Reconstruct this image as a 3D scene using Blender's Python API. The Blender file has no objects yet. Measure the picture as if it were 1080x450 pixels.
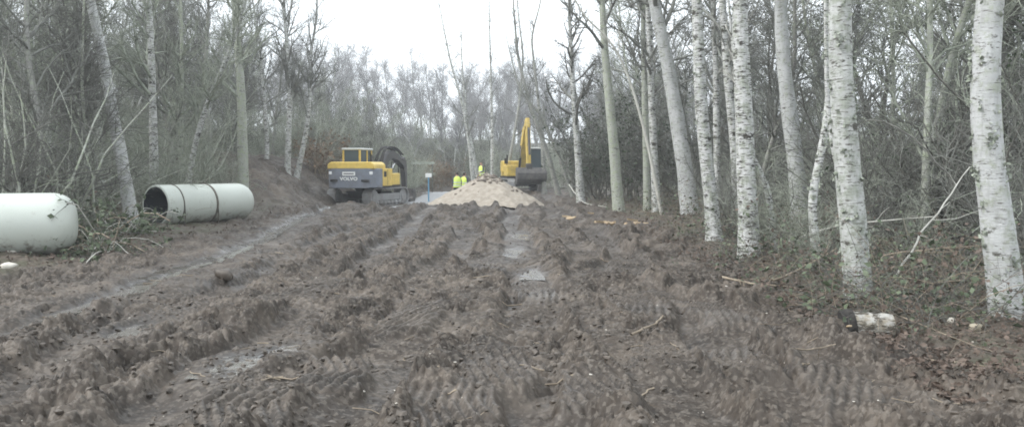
import bpy, bmesh, math, random
import numpy as np
from mathutils import Vector, Matrix
R_ = math.radians
sc = bpy.context.scene
col = sc.collection
rng = np.random.default_rng(7)

# ------------------------------------------------------------------ camera
F, CX, CY, CAMH = 900.0, 540.0, 225.0, 1.6       # focal length and centre in photo pixels, eye height
PITCH = math.atan((CY - 176.0) / F)              # horizon at pixel row 176
cam_d = bpy.data.cameras.new('camera'); cam = bpy.data.objects.new('camera', cam_d); col.objects.link(cam)
cam_d.sensor_width = 36.0; cam_d.lens = F / 1080 * 36; cam_d.clip_end = 6000; cam_d.clip_start = .05
cam.location = (0, 0, CAMH); cam.rotation_euler = (R_(90) - PITCH, 0, 0)
sc.camera = cam
# ------------------------------------------------------------------ overcast sky and sun
w = bpy.data.worlds.new('World'); sc.world = w; w.use_nodes = True
nt = w.node_tree; nt.nodes.clear()
sky = nt.nodes.new('ShaderNodeTexSky'); sky.sky_type = 'NISHITA'; sky.sun_disc = False
SUN_EL, SUN_AZ = R_(44), R_(-105)
sky.sun_elevation = SUN_EL; sky.sun_rotation = SUN_AZ; sky.dust_density = 4.0; sky.air_density = 1.0
hs = nt.nodes.new('ShaderNodeHueSaturation'); hs.inputs['Saturation'].default_value = .12
cloud = nt.nodes.new('ShaderNodeMix'); cloud.data_type = 'RGBA'; cloud.inputs[0].default_value = .72
cloud.inputs[7].default_value = (13.1, 14.1, 15.0, 1)           # even cloud deck, the same in every direction
bg = nt.nodes.new('ShaderNodeBackground'); bg.inputs[1].default_value = .1
wo = nt.nodes.new('ShaderNodeOutputWorld')
nt.links.new(sky.outputs[0], hs.inputs['Color']); nt.links.new(hs.outputs[0], cloud.inputs[6])
nt.links.new(cloud.outputs[2], bg.inputs[0]); nt.links.new(bg.outputs[0], wo.inputs[0])
sl = bpy.data.lights.new('sun', 'SUN'); sl.energy = 1.5; sl.angle = R_(18); sl.color = (1, .985, .96)
so = bpy.data.objects.new('sun', sl); col.objects.link(so)
so.rotation_euler = (R_(90) - SUN_EL, 0, R_(180) - SUN_AZ)
sc.view_settings.view_transform = 'Standard'; sc.view_settings.look = 'None'
sc.view_settings.exposure = 0.82; sc.view_settings.gamma = 1.0; sc.view_settings.use_curve_mapping = False
sc.cycles.use_denoising = True; sc.cycles.use_adaptive_sampling = False; sc.cycles.denoiser = 'OPENIMAGEDENOISE'; sc.cycles.denoising_input_passes = 'RGB_ALBEDO_NORMAL'; sc.cycles.denoising_prefilter = 'NONE'; sc.cycles.max_bounces = 5; sc.cycles.diffuse_bounces = 2
sc.cycles.volume_bounces = 0; sc.cycles.transparent_max_bounces = 8; sc.cycles.filter_width = 1.8
HAZE = .0015

# ------------------------------------------------------------------ helpers
def ray(px, py):
    u, v = (px - CX) / F, -(py - CY) / F
    return np.array([u, math.cos(PITCH) + v * math.sin(PITCH), -math.sin(PITCH) + v * math.cos(PITCH)])
def at(px, py, Y):                                # the point of a pixel's ray at depth Y
    d = ray(px, py); return np.array([0, 0, CAMH]) + d * (Y / d[1])
def onground(px, py, z=0.0):                      # where a pixel's ray meets the level z
    d = ray(px, py); return np.array([0, 0, CAMH]) + d * ((z - CAMH) / d[2])

def tag(o, label=None, cat=None, group=None, kind=None):
    for k, v in (('label', label), ('category', cat), ('group', group), ('kind', kind)):
        if v: o[k] = v
    return o
def empty(name, loc=(0, 0, 0), rz=0.0):
    o = bpy.data.objects.new(name, None); col.objects.link(o); o.empty_display_size = .2
    o.location = loc; o.rotation_euler = (0, 0, rz); return o
def link(name, me, parent=None):
    o = bpy.data.objects.new(name, me); col.objects.link(o)
    if parent: o.parent = parent
    return o
def copy_tree(o, parent=None):
    c = o.copy(); col.objects.link(c); c.parent = parent
    for ch in list(o.children): copy_tree(ch, c)
    return c

class MB:
    """collects vertices and faces; build() links them as one mesh object"""
    def __init__(s): s.V = []; s.F = []; s.n = 0
    def add(s, V, Fs, mat=0):
        V = np.asarray(V, float).reshape(-1, 3)
        if not isinstance(Fs, (list, tuple)): Fs = [Fs]
        for f in Fs:
            f = np.asarray(f, np.int64)
            if len(f): s.F.append((f + s.n, mat))
        s.V.append(V); s.n += len(V); return s
    def bm(s, b, mat=0):
        b.verts.ensure_lookup_table(); b.verts.index_update()
        V = [v.co[:] for v in b.verts]; d = {}
        for f in b.faces: d.setdefault(len(f.verts), []).append([v.index for v in f.verts])
        s.add(V, [np.array(x) for x in d.values()], mat); b.free(); return s
    def mesh(s, name, mats, smooth=True):
        me = bpy.data.meshes.new(name)
        V = np.concatenate(s.V); me.vertices.add(len(V)); me.vertices.foreach_set('co', V.astype(np.float32).ravel())
        tot = np.concatenate([np.full(len(f), f.shape[1], np.int32) for f, m in s.F])
        li = np.concatenate([f.ravel() for f, m in s.F]).astype(np.int32)
        mi = np.concatenate([np.full(len(f), m, np.int32) for f, m in s.F])
        me.loops.add(len(li)); me.loops.foreach_set('vertex_index', li)
        me.polygons.add(len(tot)); st = np.concatenate([[0], np.cumsum(tot)[:-1]]).astype(np.int32)
        me.polygons.foreach_set('loop_start', st); me.polygons.foreach_set('loop_total', tot)
        me.polygons.foreach_set('material_index', mi)
        me.polygons.foreach_set('use_smooth', np.full(len(tot), smooth))
        for m in (mats if isinstance(mats, (list, tuple)) else [mats]): me.materials.append(m)
        me.update(calc_edges=True); me.validate(); return me
    def build(s, name, mats, parent=None, smooth=True):
        return link(name, s.mesh(name, mats, smooth), parent)

def norm(a): return a / np.maximum(np.linalg.norm(a, axis=-1, keepdims=True), 1e-9)
def tubes(P, R, S, g=None):
    """N polylines of K points -> vertices and quads of S-sided tubes"""
    P = np.asarray(P, float); R = np.asarray(R, float)
    if P.ndim == 2: P = P[None]; R = R[None]
    N, K, _ = P.shape
    T = norm(np.gradient(P, axis=1)); md = norm(P[:, -1] - P[:, 0] + 1e-6)
    ref = np.where(np.abs(md[:, 2:3]) > .8, np.array([[1., .13, 0]]), np.array([[.1, .05, 1.]]))
    u = norm(np.cross(T, ref[:, None, :])); v = np.cross(T, u)
    a = np.arange(S) * 2 * np.pi / S
    V = P[:, :, None, :] + R[:, :, None, None] * (np.cos(a)[None, None, :, None] * u[:, :, None, :] + np.sin(a)[None, None, :, None] * v[:, :, None, :])
    i = np.arange(N)[:, None, None] * K * S; k = np.arange(K - 1)[None, :, None] * S; s = np.arange(S)[None, None, :]
    s2 = (s + 1) % S
    f = np.stack([i + k + s, i + k + s2, i + k + S + s2, i + k + S + s], -1).reshape(-1, 4)
    return V.reshape(-1, 3), f[:, ::-1]
def grow(g, P, R, n, tr, L, ang, K, wig, trop, rs, rmin, taper=.75, lean=None):
    """n child branches on the polylines P"""
    N, Kp, _ = P.shape
    ln = np.linalg.norm(P[:, -1] - P[:, 0], axis=1)
    pi = g.choice(N, n, p=ln / ln.sum()); t = g.uniform(tr[0], tr[1], n)
    f = t * (Kp - 1); k = np.minimum(f.astype(int), Kp - 2); f = (f - k)[:, None]
    pos = P[pi, k] * (1 - f) + P[pi, k + 1] * f; tan = norm(P[pi, k + 1] - P[pi, k])
    r = (R[pi, k] * (1 - f[:, 0]) + R[pi, k + 1] * f[:, 0])
    pr = g.normal(size=(n, 3)); pr = norm(pr - (pr * tan).sum(1, keepdims=True) * tan)
    a = g.normal(ang[0], ang[1], n)[:, None]
    d = np.cos(a) * tan + np.sin(a) * pr
    if lean is not None: d = norm(d + np.array(lean))
    ll = (g.uniform(L[0], L[1], n) * (1 - taper * (t - tr[0]) / (tr[1] - tr[0] + 1e-6)))[:, None]
    Q = np.zeros((n, K, 3)); Q[:, 0] = pos
    for j in range(1, K):
        d = norm(d + g.normal(size=(n, 3)) * wig + np.array([0, 0, trop])); Q[:, j] = Q[:, j - 1] + d * ll / (K - 1)
    r0 = np.maximum(np.minimum(r * rs, ll[:, 0] * .03), rmin)
    RR = r0[:, None] * np.linspace(1, .35, K)[None]; RR = np.maximum(RR, rmin * .6)
    return Q, RR

_perm = np.random.default_rng(11).integers(0, 2**31, 4096)
def _h(ix, iy, s=0): return _perm[(_perm[(ix + s * 131) & 4095] + iy) & 4095]
def noise(x, y, s=0):
    ix = np.floor(x).astype(np.int64); iy = np.floor(y).astype(np.int64); fx = x - ix; fy = y - iy
    u = fx * fx * fx * (fx * (fx * 6 - 15) + 10); v = fy * fy * fy * (fy * (fy * 6 - 15) + 10)
    def gr(a, b, dx, dy):
        an = (_h(a, b, s) & 1023) / 1023 * 2 * np.pi; return np.cos(an) * dx + np.sin(an) * dy
    n0 = gr(ix, iy, fx, fy) * (1 - u) + gr(ix + 1, iy, fx - 1, fy) * u
    n1 = gr(ix, iy + 1, fx, fy - 1) * (1 - u) + gr(ix + 1, iy + 1, fx - 1, fy - 1) * u
    return (n0 * (1 - v) + n1 * v) * 1.5
def clods(x, y, s=0, jit=.9):
    """rounded lumps with creases between them; 0..1"""
    ix = np.floor(x).astype(np.int64); iy = np.floor(y).astype(np.int64); best = np.zeros_like(x)
    for dx in (-1, 0, 1):
        for dy in (-1, 0, 1):
            h = _h(ix + dx, iy + dy, s)
            px = ix + dx + .5 + jit * ((h & 255) / 255 - .5); py = iy + dy + .5 + jit * (((h >> 8) & 255) / 255 - .5)
            amp = ((h >> 16) & 255) / 255; rr = .35 + .45 * amp
            d = 1 - ((x - px) ** 2 + (y - py) ** 2) / rr ** 2
            best = np.maximum(best, np.minimum(1, 1.25 * np.sqrt(np.maximum(d, 0))) * (.25 + .75 * amp) * (amp > .2))
    return best
def chunks(x, y, s=0, tilt=.9, crev=.14):
    """broken slabs: every cell has its own height and slope, with crevices between the cells; about -.5 .. 1"""
    ix = np.floor(x).astype(np.int64); iy = np.floor(y).astype(np.int64)
    f1 = np.full_like(x, 9.); f2 = np.full_like(x, 9.); val = np.zeros_like(x)
    for dx in (-1, 0, 1):
        for dy in (-1, 0, 1):
            h = _h(ix + dx, iy + dy, s); ex_ = x - (ix + dx + .5 + .9 * ((h & 255) / 255 - .5)); ey_ = y - (iy + dy + .5 + .9 * (((h >> 8) & 255) / 255 - .5))
            d = np.sqrt(ex_ * ex_ + ey_ * ey_); a = ((h >> 16) & 127) / 127; an = ((h >> 23) & 127) / 127 * 6.283; t_ = ((h >> 4) & 63) / 63 * tilt
            v_ = a + t_ * (np.cos(an) * ex_ + np.sin(an) * ey_) - .35 * d
            new = d < f1; f2 = np.where(new, f1, np.minimum(f2, d)); val = np.where(new, v_, val); f1 = np.where(new, d, f1)
    return val - .55 * sm(crev, 0, f2 - f1)
def sm(a, b, x):
    t = np.clip((x - a) / (b - a), 0, 1); return t * t * (3 - 2 * t)

# ------------------------------------------------------------------ procedural materials
def mat(name, base=(.5, .5, .5), rough=.7, metal=0.0, spec=.5):
    m = bpy.data.materials.new(name); m.use_nodes = True
    b = m.node_tree.nodes['Principled BSDF']
    b.inputs['Base Color'].default_value = (*base, 1); b.inputs['Roughness'].default_value = rough
    b.inputs['Metallic'].default_value = metal; b.inputs['Specular IOR Level'].default_value = spec
    return m
class NB:
    """short-hand for building node trees"""
    def __init__(s, m): s.t = m.node_tree; s.b = s.t.nodes['Principled BSDF']
    def n(s, ty, **kw):
        x = s.t.nodes.new(ty)
        for k, v in kw.items(): setattr(x, k, v)
        return x
    def l(s, a, b): s.t.links.new(a, b)
    def coord(s, scale=(1, 1, 1), out='Object'):
        c = s.n('ShaderNodeTexCoord'); mp = s.n('ShaderNodeMapping'); mp.inputs['Scale'].default_value = scale
        s.l(c.outputs[out], mp.inputs[0]); return mp.outputs[0]
    def noise(s, vec, scale, detail=4, rough=.55):
        x = s.n('ShaderNodeTexNoise'); x.inputs['Scale'].default_value = scale; x.inputs['Detail'].default_value = detail
        x.inputs['Roughness'].default_value = rough; s.l(vec, x.inputs['Vector']); return x.outputs['Fac']
    def ramp(s, fac, *stops):
        r = s.n('ShaderNodeValToRGB'); e = r.color_ramp.elements
        while len(e) < len(stops): e.new(.5)
        for i, (p, c) in enumerate(stops):
            e[i].position = p; e[i].color = (*c, 1) if isinstance(c, tuple) else (c, c, c, 1)
        s.l(fac, r.inputs[0]); return r.outputs[0]
    def mix(s, fac, a, b, mode='MIX'):
        x = s.n('ShaderNodeMix', data_type='RGBA', blend_type=mode)
        for v, i in ((fac, 0), (a, 6), (b, 7)):
            if hasattr(v, 'links'): s.l(v, x.inputs[i])
            elif isinstance(v, tuple): x.inputs[i].default_value = (*v, 1)
            else: x.inputs[i].default_value = v
        return x.outputs[2]
    def bump(s, h, strength=.5, dist=.02):
        x = s.n('ShaderNodeBump'); x.inputs['Strength'].default_value = strength; x.inputs['Distance'].default_value = dist
        s.l(h, x.inputs['Height']); s.l(x.outputs[0], s.b.inputs['Normal']); return x
    def color(s, c): s.l(c, s.b.inputs['Base Color'])
    def rough(s, c): s.l(c, s.b.inputs['Roughness'])

M = {}
def noisy(name, c0, c1, scale, rough=.8, bump=.3, bd=.01, out='Object', spec=.3, stretch=(1, 1, 1)):
    m = mat(name, c0, rough, spec=spec); b = NB(m); v = b.coord(stretch, out)
    f = b.noise(v, scale, 5, .6); b.color(b.ramp(f, (.3, c0), (.7, c1)))
    if bump: b.bump(f, bump, bd)
    M[name] = m; return m
def bark(name, white, dark, lichen, thr=.6, lich=.55, grain=1.0):
    m = mat(name, white, .85, spec=.25); b = NB(m)
    v = b.coord((1, 1, 1)); vh = b.coord((1, 1, 5.5))
    vv = b.coord((1, 1, .18))
    lent = b.ramp(b.noise(vh, 7 * grain, 5, .7), (thr, 0.0), (thr + .07, 1.0))
    scar = b.ramp(b.noise(b.coord((1, 1, 2.2)), 3.1 * grain, 6, .75), (thr + .03, 0.0), (thr + .09, 1.0))
    tone = b.noise(v, 2.3, 4)
    c = b.mix(b.ramp(tone, (.35, 0.0), (.7, .55)), white, tuple(x * .6 for x in white))
    li = b.ramp(b.noise(v, 9, 6, .7), (lich, 0.0), (lich + .12, .85))
    c = b.mix(li, c, lichen)
    c = b.mix(b.ramp(b.noise(vv, 20, 4), (.5, 0.0), (.8, .35)), c, dark)
    c = b.mix(lent, c, dark); c = b.mix(scar, c, tuple(x * .8 for x in dark))
    b.color(c)
    h = b.mix(.5, b.noise(vh, 9, 5), b.noise(v, 22, 5)); b.bump(h, .6, .02)
    M[name] = m; return m
bark('birch', (.59, .59, .575), (.07, .065, .055), (.31, .33, .27), .525, .47)
bark('lichen_birch', (.50, .505, .485), (.10, .095, .08), (.30, .32, .27), .545, .46)
bark('birch_smooth', (.49, .495, .485), (.13, .125, .11), (.31, .33, .27), .565, .50)
bark('lichen_bark', (.40, .41, .36), (.12, .12, .10), (.33, .37, .26), .57, .48)
bark('grey_bark', (.30, .295, .275), (.09, .085, .075), (.30, .33, .25), .57, .5)
bark('log_bark', (.40, .39, .36), (.08, .07, .055), (.22, .19, .14), .52, .46)
bark('dark_bark', (.13, .125, .11), (.05, .047, .04), (.17, .19, .13), .6, .58)
noisy('twig_haze_faded', (.24, .235, .24), (.38, .38, .38), 3.0, .85, 0)  # far trees: fading by haze is put into this paler twig colour
noisy('twig_grey', (.13, .125, .115), (.27, .28, .25), 3.0, .85, 0)
noisy('twig_green', (.15, .16, .13), (.40, .43, .35), 3.0, .85, 0)
noisy('twig_dark', (.08, .078, .07), (.18, .18, .16), 3.0, .85, 0)
noisy('twig_pale', (.36, .35, .31), (.56, .55, .50), 4.0, .85, 0)
noisy('dead_stem', (.12, .095, .07), (.34, .285, .215), 4.0, .85, 0)
noisy('bramble_leaf', (.05, .07, .04), (.13, .155, .095), 3.0, .6, 0)
noisy('ivy_leaf', (.022, .04, .02), (.06, .08, .04), 3.0, .45, 0)
noisy('litter_leaf', (.055, .04, .032), (.17, .13, .105), 6.0, .8, 0)
noisy('bracken_leaf', (.12, .08, .05), (.25, .17, .105), 3.0, .85, 0)
noisy('lichen_flake', (.17, .19, .145), (.40, .43, .36), 12.0, .9, 0)
noisy('clod', (.026, .021, .016), (.13, .108, .088), 6.0, .55, .6, .02, spec=.4)
noisy('stone', (.32, .28, .21), (.58, .52, .40), 9.0, .8, .4, .01)
noisy('pale_chip', (.45, .42, .36), (.70, .67, .60), 5.0, .8, 0)
noisy('cut_wood', (.33, .235, .14), (.50, .40, .28), 14.0, .8, .3, .005)
noisy('char', (.008, .008, .008), (.05, .045, .04), 20.0, .9, .5, .01)
noisy('sand', (.28, .245, .20), (.41, .365, .31), 5.0, .95, .3, .015, spec=.1)
noisy('gravel_top', (.13, .11, .095), (.30, .26, .22), 9.0, .95, .6, .03, spec=.1)

# the ground: mud where the machines drove, leaf litter under the trees
g_m = mat('ground_soil', (.1, .085, .075), .6, spec=.3); b = NB(g_m)
att = b.n('ShaderNodeAttribute', attribute_name='cover'); sep = b.n('ShaderNodeSeparateColor'); b.l(att.outputs['Color'], sep.inputs[0])
v = b.coord()
mud = b.ramp(b.noise(v, 1.1, 8, .68), (.30, (.019, .0145, .011)), (.5, (.060, .0475, .037)), (.70, (.138, .114, .092)))
def cells(scale):                                  # a tone of its own for each crumb
    x = b.n('ShaderNodeTexVoronoi'); x.inputs['Scale'].default_value = scale
    dst = b.n('ShaderNodeMix', data_type='VECTOR'); nz = b.n('ShaderNodeTexNoise'); nz.inputs['Scale'].default_value = scale * .8; b.l(v, nz.inputs['Vector'])
    dst.inputs[0].default_value = 1.2 / scale; b.l(v, dst.inputs[4]); ad = b.n('ShaderNodeVectorMath', operation='ADD'); b.l(v, ad.inputs[0]); b.l(nz.outputs['Color'], ad.inputs[1]); b.l(ad.outputs[0], dst.inputs[5])
    b.l(dst.outputs[1], x.inputs['Vector']); sx = b.n('ShaderNodeSeparateColor'); b.l(x.outputs['Color'], sx.inputs[0]); return sx.outputs[0]
mud = b.mix(b.ramp(cells(19), (.2, .6), (.55, .15), (.8, 0.0)), mud, (.022, .0165, .012))
mud = b.mix(b.ramp(cells(34), (.6, 0.0), (.95, .42)), mud, (.20, .175, .148))
mud = b.mix(b.ramp(b.noise(v, .75, 5, .65), (.52, 0.0), (.66, .36)), mud, (.19, .158, .127))
lit = b.ramp(b.noise(v, 14, 6, .75), (.3, (.03, .025, .019)), (.5, (.080, .065, .051)), (.7, (.17, .142, .115)))
lit = b.mix(b.ramp(b.noise(v, 1.7, 5), (.45, 0.0), (.7, .75)), lit, (.06, .07, .035))
wd = b.n('ShaderNodeMath', operation='MULTIPLY'); b.l(sep.outputs[1], wd.inputs[0]); wd.inputs[1].default_value = .6     # soaked soil is darker
mud = b.mix(wd.outputs[0], mud, (.030, .025, .021))
b.color(b.mix(sep.outputs[0], lit, mud))
wetn = b.n('ShaderNodeMath', operation='MULTIPLY'); b.l(sep.outputs[1], wetn.inputs[0])
b.l(b.ramp(b.noise(v, 2.6, 4), (.3, .3), (.6, 1.0)), wetn.inputs[1])
b.rough(b.mix(wetn.outputs[0], b.ramp(b.noise(v, 3.3, 5), (.3, .5), (.7, .8)), (.14, .14, .14)))
bp = b.bump(b.mix(.5, b.noise(v, 14, 3, .5), b.noise(v, 38, 2, .5)), .45, .012)
M['ground'] = g_m

# ------------------------------------------------------------------ terrain
TRACKS = [  # centre x(y), half width, depth, grouser height, wetness
    (lambda y: -5.15 - 1.75 * sm(13, 31, y) + .10 * noise(y * .25, y * 0, 3), .24, .05, .0, 1.0),
    (lambda y: -3.95 - .8 * sm(14, 30, y) + .14 * noise(y * .2, y * 0, 4), .31, .085, .05, .28),
    (lambda y: -2.45 - .5 * sm(14, 30, y) + .14 * noise(y * .2, y * 0, 5), .31, .10, .055, .30),
    (lambda y: -1.15 + .25 * noise(y * .17, y * 0, 6), .30, .085, .045, .15),
    (lambda y: .22 + .22 * noise(y * .22, y * 0, 7) - .3 * sm(15, 28, y), .32, .11, .055, .40),
    (lambda y: 2.15 + .16 * noise(y * .2, y * 0, 8) - .2 * sm(15, 28, y), .32, .115, .055, .25),
    (lambda y: 1.15 + .35 * noise(y * .15, y * 0, 9), .28, .05, .045, .1),
    (lambda y: 3.4 - .30 * (y - 6), .30, .07, .05, .1),           # oblique turning marks
    (lambda y: -1.9 + .42 * (y - 6), .30, .06, .05, .1),
]
BOWLS = [(-2.30, 7.15, .26, .42), (-2.05, 7.75, .16, .3), (.02, 16.4, .24, 1.1), (.30, 13.2, .17, .55), (.16, 20.5, .2, .9), (-3.85, 8.6, .2, .5)]   # hollows that hold water
PRINTS = [(-.12, 6.95, .30, .75, .32), (-.42, 5.95, -.25, .6, .34), (1.30, 7.4, .5, .7, .3), (1.95, 7.25, -.45, .6, .28), (-3.85, 8.9, .7, .9, .32), (-1.85, 5.8, -.5, .6, .36), (.62, 6.3, .35, .55, .3), (-1.45, 6.9, .5, .6, .28),
          (2.55, 6.5, -.3, .6, .3), (.30, 11.2, .25, 1.2, .3), (-2.7, 11.5, -.4, 1.2, .34), (1.5, 10.2, .45, 1.0, .3), (-1.1, 9.3, -.35, .9, .3), (2.3, 9.6, .3, 1.0, .3), (-4.4, 12.5, .5, 1.2, .34), (-.5, 14.5, .3, 1.4, .34), (1.9, 14, -.3, 1.4, .34)]   # tyre and track lug prints: x, y, lug angle, half length, half width
def corridor(x, y):
    xr = 3.75 + .35 * noise(y * .35, y * 0 + .5, 21) - .25 * sm(20, 40, y)
    xl = -7.9 - .5 * noise(y * .3, y * 0 + .5, 22) - 1.2 * sm(24, 34, y)
    return sm(xr + .45, xr - .25, x) * sm(xl - .6, xl + .4, x) * sm(72, 60, y)
def macro(x, y):
    z = .09 * sm(3.9, 6.2, x) + .022 * np.clip(x - 6, 0, 80) * sm(6, 20, y)
    z = z + .10 * sm(-8.2, -9.6, x) + .035 * np.clip(-x - 10, 0, 80)
    z = z + 1.75 * sm(-8.3, -12.8, x) * sm(32.5, 38.5, y)
    z = z + 2.7 * sm(71, 100, y) + .03 * np.clip(y - 88, 0, 600)
    z = z + .10 * np.exp(-((y - 32.6) / 1.3) ** 2) * sm(-9.5, -6.5, x) * sm(3.3, .5, x)
    z = z - .32 * sm(34, 38, y) * sm(64, 56, y) * sm(-9.2, -8.0, x) * sm(-.2, -1.2, x)
    z = z + .52 * np.exp(-((x + 1.75) / 1.3) ** 2 - ((y - 55) / 1.6) ** 2)
    z = z + .25 * noise(x * .12, y * .12, 31) * sm(3, 8, np.abs(x + 2))
    return z
def terrain(x, y, detail=True, cover=False):
    x = np.asarray(x, float); y = np.asarray(y, float)
    z = macro(x, y); m = corridor(x, y); wet = np.zeros_like(x); flat = np.zeros_like(x)
    if detail:
        near = sm(75, 45, y)
        und = .07 * noise(x * .55, y * .45, 1) + .05 * noise(x * 1.5, y * 1.2, 2)
        t = np.zeros_like(x)
        for i, (fx, hw, dp, gh, wt) in enumerate(TRACKS):
            wob = noise(x * .9, y * .9, 40 + i)
            dx = x - fx(y) + .07 * noise(x * 2.2, y * 2.2, 50 + i) + .22 * noise(x * .1, y * .33, 150 + i)
            inside = sm(hw + .07, hw - .06, np.abs(dx))
            pres = sm(-.25, .15, noise(x * .25 + 3.3 * i, y * .22, 60 + i) + (.8 if wt > .9 else .18 if wt > .2 else 0.02))
            berm = np.exp(-((np.abs(dx) - hw - .15) / .13) ** 2) * (.06 + .06 * noise(x * 1.7, y * 1.7, 70 + i))
            ph = (y + .35 * dx + .10 * wob) / (.125 + .012 * (i % 3))
            gro = gh * (2 * np.abs(np.mod(ph, 1) - .5)) ** 1.4 * sm(-.35, .1, noise(x * .8, y * .7, 80 + i))
            t = t * (1 - inside * pres) + pres * (inside * (-dp + gro) + berm * (1 - inside) * .9)
            flat = np.maximum(flat, inside * pres); wet = np.maximum(wet, inside * pres * wt)
        rgh = 1 - .86 * flat
        patch = sm(-.45, .35, noise(x * .5, y * .5, 90))
        wx = x + .09 * noise(x * 3, y * 3, 104) + .02 * noise(x * 11, y * 11, 105)
        wy = y + .09 * noise(x * 3, y * 3, 106) + .02 * noise(x * 11, y * 11, 107)
        big = sm(-.1, .4, noise(x * .7, y * .7, 92))
        cl = .15 * chunks(wx * 2.3, wy * 2.3, 91) * big + .075 * chunks(wx * 5, wy * 5, 93) * (.3 + .7 * patch)
        cl = cl + .055 * chunks(wx * 10, wy * 10, 94) * (.45 + .55 * sm(-.3, .3, noise(x * 1.1, y * 1.1, 112))) + .026 * chunks(wx * 20, wy * 20, 108)
        fine = .012 * noise(x * 9, y * 9, 95) + .006 * noise(x * 23, y * 23, 96) - .10 * sm(.3, .6, noise(x * 3.1, y * 3.1, 97))
        mudz = und + t + (cl + fine) * rgh + .008 * noise(x * 30, y * 30, 98) * flat - .08
        for j, (qx, qy, qa, ql, qw) in enumerate(PRINTS):
            lx = x - qx - .10 * (y - qy) * (-1) ** j; ly = y - qy; edge = .22 * noise(x * 3.1, y * 2.3, 160)
            pm_ = sm(1.1, .75, np.abs(lx) / qw + edge) * sm(1.1, .7, np.abs(ly) / ql + edge)
            lug = np.mod((lx * math.cos(qa) + (np.abs(ly * .6) if j % 2 else ly) * math.sin(qa)) / .088 + .25 * noise(x * 2, y * 2, 161), 1)
            pz = -.055 + .9 * und + .045 * sm(.12, .34, np.abs(lug - .5)) * (.6 + .4 * sm(-.3, .2, noise(x * 5, y * 5, 162))) + .006 * noise(x * 25, y * 25, 163)
            mudz = mudz * (1 - pm_) + pm_ * pz; wet = np.maximum(wet, .18 * pm_)
        dA = np.abs(x - TRACKS[0][0](y) + .08 * noise(x * 2.2, y * 1.1, 50)); inA = sm(8.5, 10, y) * sm(30, 28, y)
        calm = sm(.27, .13, dA) * inA; wide = sm(1.3, .35, dA) * inA
        for bx_, by_, rx_, ry_ in BOWLS:
            rr_ = np.sqrt(((x - bx_) / rx_) ** 2 + ((y - by_) / ry_) ** 2) + .35 * noise(x * 4, y * 3, 130)
            calm = np.maximum(calm, sm(1.3, .7, rr_)); wide = np.maximum(wide, sm(2.6, 1.1, rr_))
        mudz = mudz * (1 - .68 * wide)
        mudz = mudz * (1 - calm) + calm * (-.075 + .016 * noise(x * 4, y * 1.5, 131) + .016 * noise(x * 11, y * 8, 132)); wet = np.maximum(wet, np.maximum(calm, .22 * wide))
        forest = .10 * noise(x * .6, y * .6, 99) + .05 * noise(x * 2.3, y * 2.3, 100) + .025 * clods(x * 5, y * 5, 101)
        heap = (.26 * clods(x * 1.1, y * 1.1, 102) + .16 * chunks(x * 2.3, y * 2.3, 113)) * sm(33, 36, y) * sm(-8.3, -10, x) + .12 * clods(x * 1.6, y * 1.6, 103) * np.exp(-((y - 32) / 2.5) ** 2) * m
        z = z + near * (m * mudz + (1 - m) * forest + heap)
    if cover:
        mm = np.maximum(m, sm(32.5, 36, y) * sm(-14.5, -12, x) * sm(-7, -9, x) * sm(60, 50, y))
        mm = np.clip(mm + .35 * noise(x * 1.3, y * 1.3, 111) * (mm > .02) * (mm < .98), 0, 1)
        return z, mm, wet * m
    return z
def gz(x, y, detail=True): return float(terrain(np.array([x]), np.array([y]), detail)[0])

ys = [-60, -30, -15, -6, -2, 0, 1.5, 2.6, 3.4, 4.0]
y = 4.3
while y < 62: ys.append(y); y += max(.012, (.0031 if y < 16 else .0042) * y)
while y < 130: ys.append(y); y *= 1.03
ys += [140, 170, 220, 300, 450, 700, 1200, 2500, 5000]
ys = np.array(ys, float)
uf = np.linspace(-1, 1, 580)
uo = 1 + np.cumsum(np.geomspace(.004, 6, 34)); us = np.concatenate([-uo[::-1], uf, uo])
sw = 1.2 + .60 * np.maximum(ys, 2.0)
X = us[None, :] * sw[:, None]; Yg = np.repeat(ys[:, None], len(us), 1)
Z, cov, wet = terrain(X.ravel(), Yg.ravel(), True, True)
n0, n1 = X.shape
idx = np.arange(n0 * n1).reshape(n0, n1)
q = np.stack([idx[:-1, :-1], idx[:-1, 1:], idx[1:, 1:], idx[1:, :-1]], -1).reshape(-1, 4)
gm = MB().add(np.stack([X.ravel(), Yg.ravel(), Z], 1), q)
ground = gm.build('ground', M['ground']); tag(ground, 'churned brown mud track with leaf litter at its sides', None, None, 'structure')
ca = ground.data.color_attributes.new('cover', 'FLOAT_COLOR', 'POINT')
ca.data.foreach_set('color', np.stack([cov, wet, wet * 0, wet * 0 + 1], 1).astype(np.float32).ravel())

# puddles lying in the ruts
M['water'] = mat('muddy_water', (.16, .15, .135), .13, spec=.8)
bq = NB(M['water']); bq.bump(bq.noise(bq.coord(), 9, 4), .3, .02)
def puddle(x0, x1, y0, y1, label, fx=None, lvl=-.070):
    """water filling a hollow: a sheet at the water level, its shore is where the mud rises through it"""
    n = max(8, int((y1 - y0) / .15)); yy = np.linspace(y0, y1, n); xc = fx(yy) if fx else yy * 0; k = np.linspace(x0, x1, 5)
    V = np.stack([xc[:, None] + k[None], np.repeat(yy[:, None], 5, 1), 0 * xc[:, None] + 0 * k[None]], -1)
    V[..., 2] = macro(V[..., 0], V[..., 1]) + lvl
    ii = np.arange(n * 5).reshape(n, 5); f = np.stack([ii[:-1, :-1], ii[:-1, 1:], ii[1:, 1:], ii[1:, :-1]], -1).reshape(-1, 4)
    o = MB().add(V, f).build('puddle', M['water']); tag(o, label, None, None, 'structure')
puddle(-.29, .29, 9.2, 28.8, 'long shiny puddle in the left wheel rut', TRACKS[0][0])
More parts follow.
